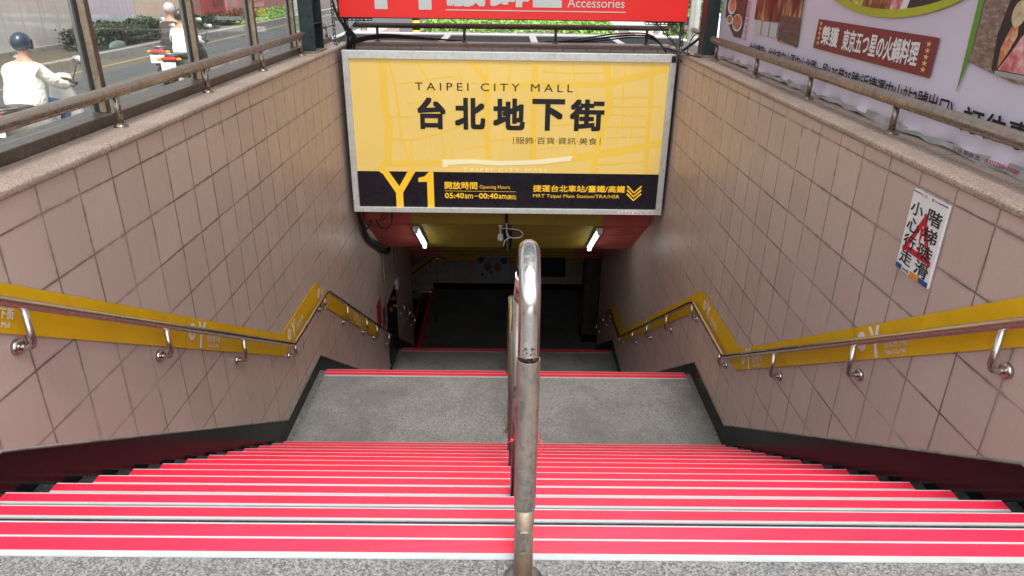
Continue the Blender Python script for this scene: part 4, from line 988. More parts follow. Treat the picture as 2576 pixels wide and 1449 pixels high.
bpart('meat_photo', 'meatp', lambda q: flat(q, P, yz([(3.625, 1.20), (3.56, 1.29), (3.52, 1.36), (3.48, 1.40), (3.40, 1.42), (2.3, 1.42), (2.3, 1.20)]), .0042))
bpart('prawn_photo', 'prawnp', lambda q: flat(q, P, yz([(3.632, 1.205), (3.645, 1.30), (3.61, 1.40), (3.56, 1.415), (3.55, 1.36), (3.585, 1.28)]), .0046))
bpart('mushroom_photo', 'bread', lambda q: (disc(q, P, -3.58, 1.46, 0.05, 0.06, .005, 20), disc(q, P, -3.50, 1.47, 0.05, 0.05, .0052, 20), disc(q, P, -3.40, 1.455, 0.06, 0.06, .0054, 20)))
ECY, ECZ, ERY, ERZ = 4.95, 1.80, 1.22, 0.425
bpart('hotpot_photo', 'soup', lambda q: disc(q, P, -ECY, ECZ, ERY-0.05, ERZ-0.03, .002, 64))
bpart('meat_slice_photo', 'meatp', lambda q: flat(q, P, yz([(4.82, 1.415), (4.70, 1.425), (4.62, 1.60), (4.80, 1.60)]), .0028))
bpart('tofu_photo', 'white', lambda q: (flat(q, P, yz([(4.70, 1.42), (4.62, 1.425), (4.56, 1.60), (4.62, 1.60)]), .003), disc(q, P, -4.48, 1.42, 0.10, 0.03, .003, 24, 0, 180)))
bpart('dark_pot_photo', 'ink', lambda q: flat(q, P, yz([(4.62, 1.425), (4.45, 1.42), (4.25, 1.49), (4.20, 1.60), (4.56, 1.60)]), .0026))
bpart('vegetable_photo', 'lotus', lambda q: flat(q, P, yz([(5.60, 1.47), (5.40, 1.428), (5.22, 1.412), (5.16, 1.60), (5.7, 1.60)]), .0026))
bpart('lime_ring', 'lime', lambda q: ringp(q, P, -ECY, ECZ, ERY, ERZ, 0.05, .0036, 90))
bpart('restaurant_photo', 'shop', lambda q: flat(q, P, yz([(7.44, 1.80), (7.44, 1.225), (6.72, 1.235), (6.72, 1.08), (6.27, 1.07), (6.27, 1.80)]), .002))
bpart('table_photo', 'woodd', lambda q: flat(q, P, yz([(6.72, 1.30), (6.72, 1.10), (6.24, 1.065), (6.26, 1.30)]), .0025))
bpart('tablecloth_photo', 'greyletter', lambda q: [flat(q, P, yz([(7.40-.22*i, 1.222), (7.40-.22*i, 1.10), (7.20-.22*i, 1.10), (7.20-.22*i, 1.224)]), .003) for i in range(3)])
bpart('green_edge_line', 'leafgreen', lambda q: flat(q, P, yz([(6.245, 1.80), (6.225, 1.80), (6.205, 1.07), (6.212, 1.07)]), .003))
bpart('noodle_table_photo', 'woodd', lambda q: flat(q, P, yz([(8.50, 1.80), (8.45, 1.20), (8.05, 1.02), (7.80, 1.02), (7.76, 1.20), (7.72, 1.80)]), .002))
bpart('bowl_photo', 'white', lambda q: (disc(q, P, -8.24, 1.315, 0.15, 0.085, .003, 28), disc(q, P, -7.98, 1.16, 0.17, 0.085, .0031, 28), disc(q, P, -8.26, 1.175, 0.12, 0.05, .0029, 24)))
bpart('noodle_photo', 'noodle', lambda q: (disc(q, P, -7.98, 1.165, 0.145, 0.072, .004, 28), disc(q, P, -8.26, 1.18, 0.09, 0.035, .0038, 20)))
bpart('salad_photo', 'prawnp', lambda q: disc(q, P, -8.22, 1.325, 0.11, 0.065, .004, 24))
bpart('red_slogan', 'redprint', lambda q: [marks(q, P, -7.70, -7.60, 1.340-0.055*i, 1.385-0.055*i, 1, .004, 20+i) for i in range(7)])

# ================================================================== LOWER FITTINGS
def soffz(y): return -1.78-0.63*(y-9.95)
sn = Vector((0, -0.63, -1)).normalized(); st_ = Vector((0, 1, -0.63)).normalized()
def batten(label, x, ya, yb, lit):
    ym = (ya+yb)/2; c = Vector((x, ym, soffz(ym))); L = (yb-ya)/st_.y
    root = thing('fluorescent_light', label, 'ceiling light', tuple(c))
    X = Vector((1, 0, 0)); h = L/2
    def bar(q, u0, u1, t0, t1, n0, n1):
        vs = [c+X*u+st_*t+sn*n for n in (n0, n1) for u, t in ((u0, t0), (u1, t0), (u1, t1), (u0, t1))]
        q.add(vs, [(0, 3, 2, 1), (4, 5, 6, 7), (0, 1, 5, 4), (1, 2, 6, 5), (2, 3, 7, 6), (3, 0, 4, 7)])
    q = MB(); sg = -1 if x < 0 else 1
    if lit:
        bar(q, -0.05, 0.05, -h-0.02, h+0.02, 0.0, 0.04); build_at(q, 'housing', M['frame_alu'], root)
        q = MB().tube([c+st_*(-h)+sn*0.075+X*(-sg*0.012), c+st_*h+sn*0.075+X*(-sg*0.012)], 0.022, 12); build_at(q, 'tube', M['tube_on'], root)
    else:
        bar(q, -0.065, 0.065, -h-0.02, h+0.02, 0.0, 0.045); build_at(q, 'housing', M['ink'], root)
        q = MB().tube([c+st_*(-h)+sn*0.070, c+st_*h+sn*0.070], 0.019, 12); build_at(q, 'tube', M['tube_off'], root)
    for t in (-h-0.015, h-0.025):
        q = MB(); bar(q, -0.03, 0.03, t, t+0.04, 0.04, 0.10)
        build_at(q, 'lamp_holder', M['frame_alu'] if lit else M['ink'], root)
batten('lit fluorescent tube at the red edge on the left of the sloping ceiling', -1.36, 10.14, 11.12, True)
batten('lit fluorescent tube at the red edge on the right of the sloping ceiling', 1.40, 10.14, 11.18, True)
batten('dead unlit fluorescent tube in the middle of the yellow ceiling', 0.02, 10.05, 11.33, False)
root = thing('security_camera', 'small white security camera with a looped white cable under the yellow ceiling', 'camera', (-0.09, 10.1, -1.9))
q = MB().lathe((-0.09, 10.02, soffz(10.02)), sn, [(0, 0.038), (0.015, 0.038), (0.02, 0.014), (0.13, 0.014)], 16); build_at(q, 'mount', M['white'], root)
q = MB().lathe((-0.09, 9.93, -1.955), (0.05, -0.55, -0.8), [(-0.03, 0.025), (-0.02, 0.040), (0.05, 0.044), (0.075, 0.036), (0.08, 0.02)], 18); build_at(q, 'body', M['white'], root)
q = MB().lathe((-0.086, 9.889, -2.013), (0.05, -0.55, -0.8), [(0, 0.03), (0.004, 0.03)], 14); build_at(q, 'lens', M['ink'], root)
q = MB(); cable(q, [(-0.06, 10.0, -1.86), (0.06, 9.95, -1.85), (0.20, 9.9, -1.86), (0.24, 9.88, -1.93), (0.14, 9.88, -1.97), (0.02, 9.9, -1.94), (0.0, 9.92, -1.78), (0.0, 9.9, -1.60)], 0.008)
cable(q, [(0.06, 9.88, -1.96), (-0.02, 9.9, -2.02), (-0.04, 9.9, -2.10)], 0.008); build_at(q, 'cable', M['white'], root)
q = MB().tube([(0.0, 9.90, -1.74), (0.0, 9.90, -1.60)], 0.022, 10); build_at(q, 'plug', M['ink'], root)
root = thing('junction_box', 'red painted junction box with looped cables under the yellow sign', 'electrical box', (-1.94, 9.9, -1.6))
q = MB().box((-2.05, 9.83, -1.69), (-1.83, 9.949, -1.45)); build_at(q, 'box', M['cred'], root, bevel=0.004)
q = MB(); cable(q, [(-1.90, 9.86, -1.69), (-1.86, 9.82, -1.79), (-1.76, 9.82, -1.83), (-1.68, 9.84, -1.75), (-1.67, 9.88, -1.55)], 0.012); cable(q, [(-1.97, 9.86, -1.69), (-1.99, 9.84, -1.78), (-2.04, 9.82, -1.83)], 0.014); cable(q, [(-1.80, 9.88, -1.5), (-1.74, 9.85, -1.62), (-1.80, 9.84, -1.70), (-1.88, 9.86, -1.70)], 0.007)
build_at(q, 'cable', M['cable'], root)
M['taillight'] = plain('red_tail_lens', (0.62, 0.015, 0.015), 0.2)
for lab, y, z0, z1 in (('grey conduit pipe running down beside the two red notices', 11.22, -4.3, -2.6), ('grey conduit pipe ending in a small grey box above the hydrant cabinet', 12.40, -3.72, -2.6)):
    root = thing('conduit_pipe', lab, 'conduit', (-2.1, y, z1))
    build_at(MB().tube([(-2.098, y, z1), (-2.098, y, z0)], 0.016, 10), 'pipe', M['conduit'], root)
    q = MB()
    z = z1-0.15
    while z > z0: q.box((-2.119, y-0.03, z-0.012), (-2.079, y+0.03, z+0.012)); z -= 0.42
    build_at(q, 'clip', M['conduit'], root)
root = thing('switch_box', 'small grey switch box at the end of a conduit', 'electrical box', (-2.09, 12.45, -3.9))
q = MB().box((-2.119, 12.36, -3.94), (-2.05, 12.54, -3.74)); build_at(q, 'case', M['greyletter'], root, bevel=0.006)
q = MB().box((-2.05, 12.42, -3.88), (-2.044, 12.48, -3.80)); build_at(q, 'switch', M['white'], root)
root = thing('hydrant_cabinet', 'black polished fire hydrant cabinet with red lamps in the left wall', 'hydrant cabinet', (-2.1, 11.9, -5.2))
q = MB().box((-2.13, 11.40, -5.19), (-2.100, 12.40, -3.835)); build_at(q, 'door', M['black'], root, bevel=0.003)
for y, z in ((12.0, -3.95), (11.66, -4.02)):
    q = MB().lathe((-2.1, y, z), (1, 0, 0), [(0, 0.055), (0.02, 0.055), (0.045, 0.035), (0.055, 0.01)], 18); build_at(q, 'red_lamp', M['ban_red'], root)
q = MB().lathe((-2.1, 12.2, -4.2), (1, 0, 0), [(0, 0.03), (0.03, 0.03), (0.035, 0.015)], 14); build_at(q, 'knob', M['steel_rail'], root)
for k, (lab, pts) in enumerate((('red framed notice between the handrail and the first conduit', [(10.49, -3.40), (10.81, -3.40), (10.81, -3.85), (10.49, -3.85)]), ('red framed notice just before the hydrant cabinet', [(10.97, -3.72), (11.17, -3.72), (11.17, -4.06), (10.97, -4.06)]))):
    P = Plane((-2.104, 0, 0), (0, 1, 0), (0, 0, 1))
    (a, z1), (b, _), (_, z0), _ = pts
    root = thing('notice', lab, 'notice', (-2.1, a, z0))
    q = MB().box((-2.119, a, z0), (-2.1045, b, z1)); build_at(q, 'board', M['ban_red'], root)
    q = MB(); rect(q, P, a+0.05, b-0.05, z0+0.06, z1-0.06, .001); build_at(q, 'dark_field', M['ban_red'], root, fixn=False)
# posters on the far wall: plain balloon poster, dark blue notice
root = thing('poster', 'pale poster with balloons on the far basement wall', 'poster', (-0.36, 18.38, -6.28))
P = Plane((0, 18.372, 0), (1, 0, 0), (0, 0, 1))
q = MB().box((-0.80, 18.373, -6.285), (0.078, 18.384, -5.40)); build_at(q, 'sheet', plain('pale_blue_print', (0.34, 0.42, 0.44), 0.5, var=0.05), root)
M['b_red'] = plain('dull_red_print', (0.30, 0.10, 0.08), 0.5); M['b_blue'] = plain('dull_blue_print', (0.08, 0.14, 0.24), 0.5)
for nm, mt, bl in (('red_balloon', 'b_red', ((-0.52, -5.90, 0.11), (-0.24, -5.92, 0.11), (-0.42, -6.06, 0.055))), ('blue_balloon', 'b_blue', ((-0.66, -6.14, 0.05), (-0.70, -5.70, 0.09), (-0.06, -5.72, 0.10)))):
    for x, z, r in bl:
        q = MB(); disc(q, P, x, z, r, r*1.1, .001); build_at(q, nm, M[mt], root, fixn=False)
q = MB()
for x, z, dx in ((-0.52, -6.01, -0.03), (-0.24, -6.03, 0.05), (-0.42, -6.115, 0.03), (-0.66, -6.19, 0.0)): strip(q, P, [(x, z), (x+dx*0.4, z-0.1), (x+dx, -6.28)], 0.008, .0015)
build_at(q, 'string', M['ink'], root, fixn=False)
root = thing('poster', 'dark blue notice board on the far basement wall', 'notice board', (1.2, 18.38, -6.2))
q = MB().box((0.62, 18.35, -6.18), (1.66, 18.384, -5.35)); build_at(q, 'frame', M['ink'], root)
q = MB().box((0.66, 18.344, -6.03), (1.60, 18.35, -5.40)); build_at(q, 'screen', plain('navy_notice_print', (0.012, 0.022, 0.06), 0.35), root)

# ================================================================== STREET: FENCE, HEDGES, BUILDINGS
FX = -12.3
def leafy(mb, x0, x1, y0, y1, z0, z1, n, s, rnd, rough=0.12):
    for i in range(n):
        # gather near the surface of a lumpy box
        f = rnd.random()
        u, v, t = rnd.random(), rnd.random(), rnd.random()
        face = rnd.choice((0, 0, 1, 1, 2, 3))
        if face == 0: t = 1-abs(rnd.gauss(0, 0.10))
        elif face == 1: u = 1-abs(rnd.gauss(0, 0.12))
        elif face == 2: u = abs(rnd.gauss(0, 0.12))
        else: v = rnd.choice((0, 1))+rnd.gauss(0, 0.03)
        x = x0+(x1-x0)*u; y = y0+(y1-y0)*v
        lump = rough*(math.sin(y*2.7+x)+math.sin(y*6.1+2)*0.6+math.sin(x*5+y*3.3)*0.5)
        z = z0+(z1-z0)*t*(1+lump)+rnd.gauss(0, s*0.5)
        c = Vector((x+rnd.gauss(0, s*.4), y+rnd.gauss(0, s*.4), z)); nrm = Vector((rnd.gauss(0, 1), rnd.gauss(0, 1), rnd.gauss(0.6, 0.8))).normalized()
        a = nrm.orthogonal().normalized(); b = nrm.cross(a); rot = rnd.random()*6.28
        a, b = a*math.cos(rot)+b*math.sin(rot), b*math.cos(rot)-a*math.sin(rot)
        k = s*rnd.uniform(0.6, 1.3)
        mb.poly([c-a*k, c+b*k*0.5, c+a*k, c-b*k*0.5])
def leaf_mat(name, c1, c2, c3):
    m, nt, b = base(name, 0.5); p = pos(nt)
    n = noise(nt, p, 3.5, 3); n2 = nd(nt, 'ShaderNodeTexVoronoi', i_Scale=22.0); lk(nt, p, n2.inputs['Vector'])
    s = nt.nodes.new('ShaderNodeSeparateColor'); lk(nt, n2.outputs['Color'], s.inputs[0])
    f = math_(nt, 'ADD', math_(nt, 'MULTIPLY', n.outputs[0], 0.55), math_(nt, 'MULTIPLY', s.outputs[0], 0.45))
    lk(nt, ramp(nt, f, [(0.25, c1), (0.55, c2), (0.8, c3)]).outputs[0], b.inputs['Base Color']); return m
M['leaf_dark'] = leaf_mat('dark_hedge_leaves', (0.006, 0.012, 0.006), (0.016, 0.034, 0.011), (0.06, 0.12, 0.028))
M['leaf_lime'] = leaf_mat('bright_lawn_leaves', (0.09, 0.19, 0.02), (0.18, 0.34, 0.05), (0.30, 0.46, 0.10))
M['twig'] = plain('hedge_core_twigs', (0.02, 0.022, 0.014), 0.9)
rnd = random.Random(5)
def hedge(label, x0, x1, y0, y1, z1, n, s, mat='leaf_dark'):
    root = thing('hedge', label, 'hedge', ((x0+x1)/2, (y0+y1)/2, ZS+0.19))
    q = MB(); leafy(q, x0, x1, y0, y1, ZS+0.16, z1, n, s, rnd); build_at(q, 'leaves', M[mat], root, fixn=False)
    q = MB().box((x0+.12, y0+.12, ZS+0.1), (x1-.12, y1-.12, z1-0.12)); build_at(q, 'twigs', M['twig'], root)
hedge('dark leafy hedge on the median behind the riders', -11.80, -10.95, 19.8, 24.4, 0.12, 5200, 0.055)
hedge('dark clipped hedge farther along the median by the maroon building', -12.0, -11.1, 27.7, 33.5, -0.02, 3200, 0.06)
mb = MB(); leafy(mb, -12.0, -10.8, 31.0, 37.6, ZS+0.15, ZS+0.26, 2600, 0.06, rnd, 0.05); tag(mb.build('lawn', M['leaf_lime'], None, fixn=False), 'bright green ground cover at the far end of the median', 'ground cover', kind='stuff')
mb = MB(); leafy(mb, -13.2, -12.0, 34, 46, ZS+0.15, ZS+0.35, 2600, 0.07, rnd, 0.05); tag(mb.build('lawn', M['leaf_lime'], None, fixn=False), 'bright green lawn at the foot of the maroon building', 'lawn', kind='stuff')
root = thing('utility_cover', 'low green utility cover lying at the foot of the dark hedge', 'utility cover', (-10.85, 20.6, ZS+0.19))
q = MB().ell((-10.88, 20.8, ZS+0.24), (0.10, 0.45, 0.15), 16, 8); build_at(q, 'lid', plain('grey_green_cover', (0.10, 0.14, 0.12), 0.6), root)
# hoarding panels: each sheet of the site fence
M['h_beige'] = plain('beige_hoarding_paint', (0.50, 0.46, 0.42), 0.6, var=0.08, scale=1.5, dirt=(0.42, 0.38, 0.35))
M['h_lav'] = plain('lavender_grey_hoarding_paint', (0.48, 0.475, 0.52), 0.6, var=0.08, scale=1.5)
M['h_cream'] = plain('cream_hoarding_paint', (0.56, 0.47, 0.36), 0.6, var=0.08, scale=1.5)
def hoarding(label, y0, y1, mat, posts=True):
    root = thing('hoarding', label, 'site fence', (FX, y0, ZS+0.19))
    q = MB(); y = y0
    while y < y1-0.05:
        e = min(y+0.758, y1); q.box((FX-0.04, y+0.012, ZS+0.17), (FX, e-0.012, 3.2)); y = e
    build_at(q, 'sheet', M[mat], root)
    q = MB().box((FX-0.05, y0, ZS+0.2), (FX-0.041, y1, 3.15)); build_at(q, 'backing', M['ink'], root)
    q = MB().box((FX+0.001, y0, ZS+0.19), (FX+0.05, y1, ZS+0.30)); build_at(q, 'foot_rail', M['kerb'], root)
hoarding('beige ribbed site hoarding behind the cream jacketed rider', 9.34, 22.3, 'h_beige')
hoarding('lavender grey site hoarding behind the dark hedge', 22.3, 25.07, 'h_lav')
hoarding('cream site hoarding behind the silver helmeted rider', 25.07, 29.7, 'h_cream')
# maroon building
root = thing('building', 'maroon and brown building front beyond the site hoarding', 'building', (-13.64, 36.82, ZS))
M['maroon'] = plain('maroon_facade', (0.20, 0.035, 0.045), 0.6, var=0.12, scale=1.0); M['pinkwall'] = plain('dusty_pink_facade', (0.38, 0.14, 0.14), 0.6, var=0.1, scale=1.0); M['greybrown'] = plain('grey_brown_facade', (0.24, 0.17, 0.15), 0.6, var=0.2, scale=1.0)
q = MB().box((-19.49, 29.67, ZS), (-13.64, 33.79, 6)).box((-19.49, 41.15, ZS), (-13.67, 46.02, 6)); build_at(q, 'brown_wall', M['greybrown'], root)
q = MB().box((-19.49, 33.79, ZS), (-13.54, 36.39, 6)).box((-19.49, 38.55, ZS), (-13.54, 41.15, 6)); build_at(q, 'maroon_wall', M['maroon'], root)
q = MB().box((-19.49, 36.39, ZS), (-13.43, 38.55, 6)).box((-19.49, 41.15, ZS+0.01), (-13.60, 47.11, 6.1)); build_at(q, 'pink_wall', M['pinkwall'], root)
q = MB().box((-13.64, 34.98, 0.06), (-13.50, 36.06, 1.82)); build_at(q, 'window', M['ink'], root)
q = MB().box((-13.64, 33.57, ZS), (-13.37, 47.11, ZS+0.22)); build_at(q, 'plinth', M['paving'], root)
q = MB().box((-13.45, 39.09, 0.13), (-13.32, 42.02, 0.84)); build_at(q, 'yellow_board', M['orangeprint'], root)
q = MB().box((-13.51, 40.28, -0.19), (-13.47, 42.02, 0.08)); build_at(q, 'grey_board', M['h_lav'], root)
# far end of the street behind the signs
mb = MB(); leafy(mb, -3.35, 4.2, 29.8, 36.5, ZS+0.05, ZS+0.40, 15000, 0.09, rnd, 0.06); tag(mb.build('ground_cover', M['leaf_lime'], None, fixn=False), 'bright lime ground cover in the bed beyond the end wall', 'ground cover', kind='stuff')
mb = MB().box((-3.5, 29.6, ZS-0.1), (4.35, 36.8, ZS+0.12)); o = tag(mb.build('planting_bed', M['kerb']), 'raised kerbed planting bed under the lime ground cover', 'planting bed')
root = thing('bollard', 'yellow and black banded bollard at the left of the planting bed', 'bollard', (-3.6, 29.4, ZS))
q = MB().lathe((-3.6, 29.4, ZS), (0, 0, 1), [(0, 0.18), (0.05, 0.18), (0.08, 0.15), (1.0, 0.12), (1.05, 0.05)], 18); build_at(q, 'post', M['yellow'], root)
for z in (0.18, 0.55): build_at(MB().lathe((-3.6, 29.4, ZS+z), (0, 0, 1), [(0, 0.156), (0.17, 0.150)], 18), 'black_band', M['ink'], root)
for lab, x in (('stainless bollard behind the left end of the end wall', -2.36), ('stainless bollard behind the right end of the end wall', 2.43)):
    root = thing('bollard', lab, 'bollard', (x, 12.3, ZS))
    build_at(MB().lathe((x, 12.3, ZS), (0, 0, 1), [(0, 0.06), (1.75, 0.06), (1.79, 0.05), (1.81, 0.02)], 20), 'post', M['steel_bright'], root)
    build_at(MB().lathe((x, 12.3, ZS), (0, 0, 1), [(0, 0.11), (0.01, 0.11), (0.02, 0.07)], 20), 'flange', M['steel'], root)
root = thing('hedge', 'light green hedge seen through the glass right of the red sign', 'hedge', (6.4, 26, ZS))
q = MB(); leafy(q, 5.6, 7.6, 23.5, 27.5, ZS, 1.05, 5000, 0.07, rnd); build_at(q, 'leaves', M['leaf_lime'], root, fixn=False)
q = MB().box((5.75, 23.65, ZS), (7.45, 27.35, 0.9)); build_at(q, 'twigs', M['twig'], root)
root = thing('litter_bin', 'tall grey litter bin in front of the light green hedge', 'bin', (6.25, 22.7, ZS))
build_at(MB().lathe((6.25, 22.7, ZS), (0, 0, 1), [(0, 0.20), (1.15, 0.28)], 20), 'body', M['greyletter'], root)
build_at(MB().lathe((6.25, 22.7, ZS+1.15), (0, 0, 1), [(0, 0.30), (0.05, 0.30), (0.07, 0.24)], 20), 'rim', M['white'], root)

# ================================================================== SCOOTERS AND RIDERS
def sring(c, rx, rz, n=14, e=0.75, axis='y'):
    out = []
    for i in range(n):
        t = 2*math.pi*i/n; a, b = math.cos(t), math.sin(t)
        a = math.copysign(abs(a)**e, a); b = math.copysign(abs(b)**e, b)
        if axis == 'y': out.append((c[0]+rx*a, c[1], c[2]+rz*b))
        else: out.append((c[0]+rx*a, c[1]+rz*b, c[2]))
    return out
M['tyre'] = plain('black_tyre_rubber', (0.015, 0.015, 0.015), 0.8)
M['seat'] = plain('black_seat_vinyl', (0.015, 0.016, 0.02), 0.45)
M['taillight'] = plain('red_tail_lens', (0.62, 0.015, 0.015), 0.2)
M['amber'] = plain('amber_lens', (0.75, 0.30, 0.01), 0.2)
M['mirror'] = plain('mirror_glass', (0.9, 0.92, 0.95), 0.05, 1.0)
def paint(name, c): return plain(name, c, 0.25, var=0.05)
def scooter(label, loc, body, plate_text):
    root = thing('scooter', label, 'scooter', loc)
    def B(q, name, mat, par=None):
        o = q.build(name, M[mat] if isinstance(mat, str) else mat, par or root); return o
    for nm, y in (('wheel', -0.62), ('wheel', 0.66)):
        q = MB(); ring = []
        for i in range(28):
            t = 2*math.pi*i/28; c = (0, y+0.19*math.cos(t), 0.25+0.19*math.sin(t))
            ring.append([(c[0]+0.055*math.cos(a), c[1]+0.06*math.sin(a)*math.cos(t), c[2]+0.06*math.sin(a)*math.sin(t)) for a in (2*math.pi*k/10 for k in range(10))])
        ring.append(ring[0]); q.loft(ring, False); o = B(q, nm, 'tyre')
        q = MB().lathe((-0.03, y, 0.25), (1, 0, 0), [(0, 0.05), (0.005, 0.14), (0.055, 0.14), (0.06, 0.05)], 18); B(q, 'rim', 'steel', o)
    q = MB().loft([sring((0, -0.92, 0.72), 0.11, 0.05), sring((0, -0.85, 0.68), 0.16, 0.11), sring((0, -0.60, 0.60), 0.19, 0.17), sring((0, -0.30, 0.55), 0.20, 0.20), sring((0, -0.02, 0.48), 0.19, 0.20), sring((0, 0.10, 0.36), 0.17, 0.10), sring((0, 0.35, 0.29), 0.17, 0.05), sring((0, 0.48, 0.30), 0.15, 0.06)]); B(q, 'body_shell', body)
    q = MB().loft([sring((0, 0.46, 0.32), 0.20, 0.06, axis='z'), sring((0, 0.52, 0.52), 0.22, 0.07, axis='z'), sring((0, 0.50, 0.75), 0.19, 0.07, axis='z'), sring((0, 0.44, 0.95), 0.12, 0.06, axis='z'), sring((0, 0.42, 1.02), 0.10, 0.05, axis='z')]); B(q, 'front_shield', body)
    q = MB().loft([sring((0, 0.46, 0.46), 0.08, 0.03), sring((0, 0.60, 0.52), 0.09, 0.03), sring((0, 0.80, 0.47), 0.08, 0.03), sring((0, 0.92, 0.36), 0.05, 0.02)]); B(q, 'front_mudguard', body)
    q = MB().loft([sring((0, -0.88, 0.79), 0.10, 0.03), sring((0, -0.70, 0.79), 0.17, 0.06), sring((0, -0.35, 0.77), 0.18, 0.06), sring((0, 0.00, 0.71), 0.15, 0.06), sring((0, 0.08, 0.68), 0.11, 0.03)]); B(q, 'seat', 'seat')
    q = MB().tube([(-0.17, -0.72, 0.83), (-0.16, -0.95, 0.85), (0.16, -0.95, 0.85), (0.17, -0.72, 0.83)], 0.014, 8); B(q, 'grab_rail', 'steel')
    q = MB().loft([sring((0, -0.965, 0.755), 0.11, 0.03), sring((0, -0.93, 0.755), 0.15, 0.04), sring((0, -0.86, 0.745), 0.15, 0.045)]); B(q, 'tail_light', 'taillight')
    for s in (-1, 1):
        q = MB().ell((s*0.175, -0.90, 0.75), (0.055, 0.04, 0.03), 12, 8); B(q, 'indicator', 'amber')
    q = MB().box((-0.14, -0.985, 0.55), (0.14, -0.975, 0.70)); pl = B(q, 'number_plate', 'white')
    q = MB(); PP = Plane((0, -0.986, 0), (1, 0, 0), (0, 0, 1)); 
    for k in range(3): rect(q, PP, -0.10+0.07*k, -0.055+0.07*k, 0.59, 0.66, 0.0008)
    B(q, 'faded_digits', 'greyletter', pl)
    q = MB().box((-0.06, -0.974, 0.50), (0.06, -0.95, 0.74)); B(q, 'plate_bracket', 'seat')
    q = MB().loft([sring((0, -0.975, 0.40), 0.07, 0.01), sring((0, -0.85, 0.44), 0.08, 0.03), sring((0, -0.60, 0.52), 0.08, 0.03)]); B(q, 'rear_mudguard', 'seat')
    q = MB().tube(fillet([(-0.34, 0.26, 0.98), (-0.15, 0.40, 1.02), (0.15, 0.40, 1.02), (0.34, 0.26, 0.98)], 0.06), 0.016, 10); hb = B(q, 'handlebar', 'seat')
    for s in (-1, 1):
        q = MB().tube([(s*0.34, 0.26, 0.98), (s*0.24, 0.335, 0.995)], 0.021, 10); B(q, 'grip', 'tyre', hb)
        q = MB().tube([(s*0.24, 0.36, 1.0), (s*0.30, 0.37, 1.14), (s*0.34, 0.36, 1.22)], 0.007, 8); mr = B(q, 'mirror_arm', 'seat')
        q = MB().loft([sring((s*0.37, 0.385, 1.26), 0.04, 0.03), sring((s*0.37, 0.355, 1.26), 0.075, 0.055)]); B(q, 'mirror_back', 'seat', mr)
        q = MB().loft([sring((s*0.37, 0.354, 1.26), 0.070, 0.051), sring((s*0.37, 0.350, 1.26), 0.070, 0.051)]); B(q, 'mirror_glass', 'mirror', mr)
    q = MB().loft([sring((0, 0.48, 1.00), 0.10, 0.06), sring((0, 0.56, 1.00), 0.12, 0.07), sring((0, 0.59, 1.00), 0.10, 0.055)]); B(q, 'headlight', 'white')
    q = MB().tube([(0.14, -0.25, 0.27), (0.16, -0.75, 0.33), (0.165, -0.93, 0.37)], [0.03, 0.055, 0.05], 12); B(q, 'exhaust', 'steel')
    return root
def skin(nodes, edges, sub=2):
    me = bpy.data.meshes.new('skin'); me.from_pydata([n[0] for n in nodes], edges, []); me.update()
    o = bpy.data.objects.new('skin', me); COL.objects.link(o)
    o.modifiers.new('s', 'SKIN'); 
    if not me.skin_vertices: me.attributes
    sv = me.skin_vertices[0].data if me.skin_vertices else None
    if sv is None:
        bm = bmesh.new(); bm.from_mesh(me); bm.verts.layers.skin.verify(); bm.to_mesh(me); bm.free(); sv = me.skin_vertices[0].data
    for i, n in enumerate(nodes):
        r = n[1]; sv[i].radius = (r, r) if isinstance(r, (int, float)) else r; sv[i].use_root = (i == 0)
    m = o.modifiers.new('d', 'SUBSURF'); m.levels = sub; m.render_levels = sub
    dg = bpy.context.evaluated_depsgraph_get(); out = bpy.data.meshes.new_from_object(o.evaluated_get(dg))
    bpy.data.objects.remove(o); bpy.data.meshes.remove(me)
    out.polygons.foreach_set('use_smooth', [True]*len(out.polygons))
    return out
M['skin'] = plain('light_brown_skin', (0.42, 0.23, 0.15), 0.5, var=0.06)
M['hair'] = plain('black_hair', (0.012, 0.010, 0.009), 0.5)
M['denim'] = plain('blue_denim', (0.06, 0.16, 0.36), 0.8, var=0.2, scale=14); M['darkcloth'] = plain('dark_trouser_cloth', (0.02, 0.021, 0.025), 0.85, var=0.2)
M['cream'] = plain('cream_jacket_cloth', (0.90, 0.88, 0.80), 0.8, var=0.05, scale=7, bmp=0.7, bscale=11); M['whitecloth'] = plain('white_shirt_cloth', (0.82, 0.86, 0.90), 0.8, var=0.05, bmp=0.7, bscale=11); M['blackcloth'] = plain('dark_brown_jacket_cloth', (0.045, 0.035, 0.033), 0.85, var=0.2, bmp=0.7, bscale=11)
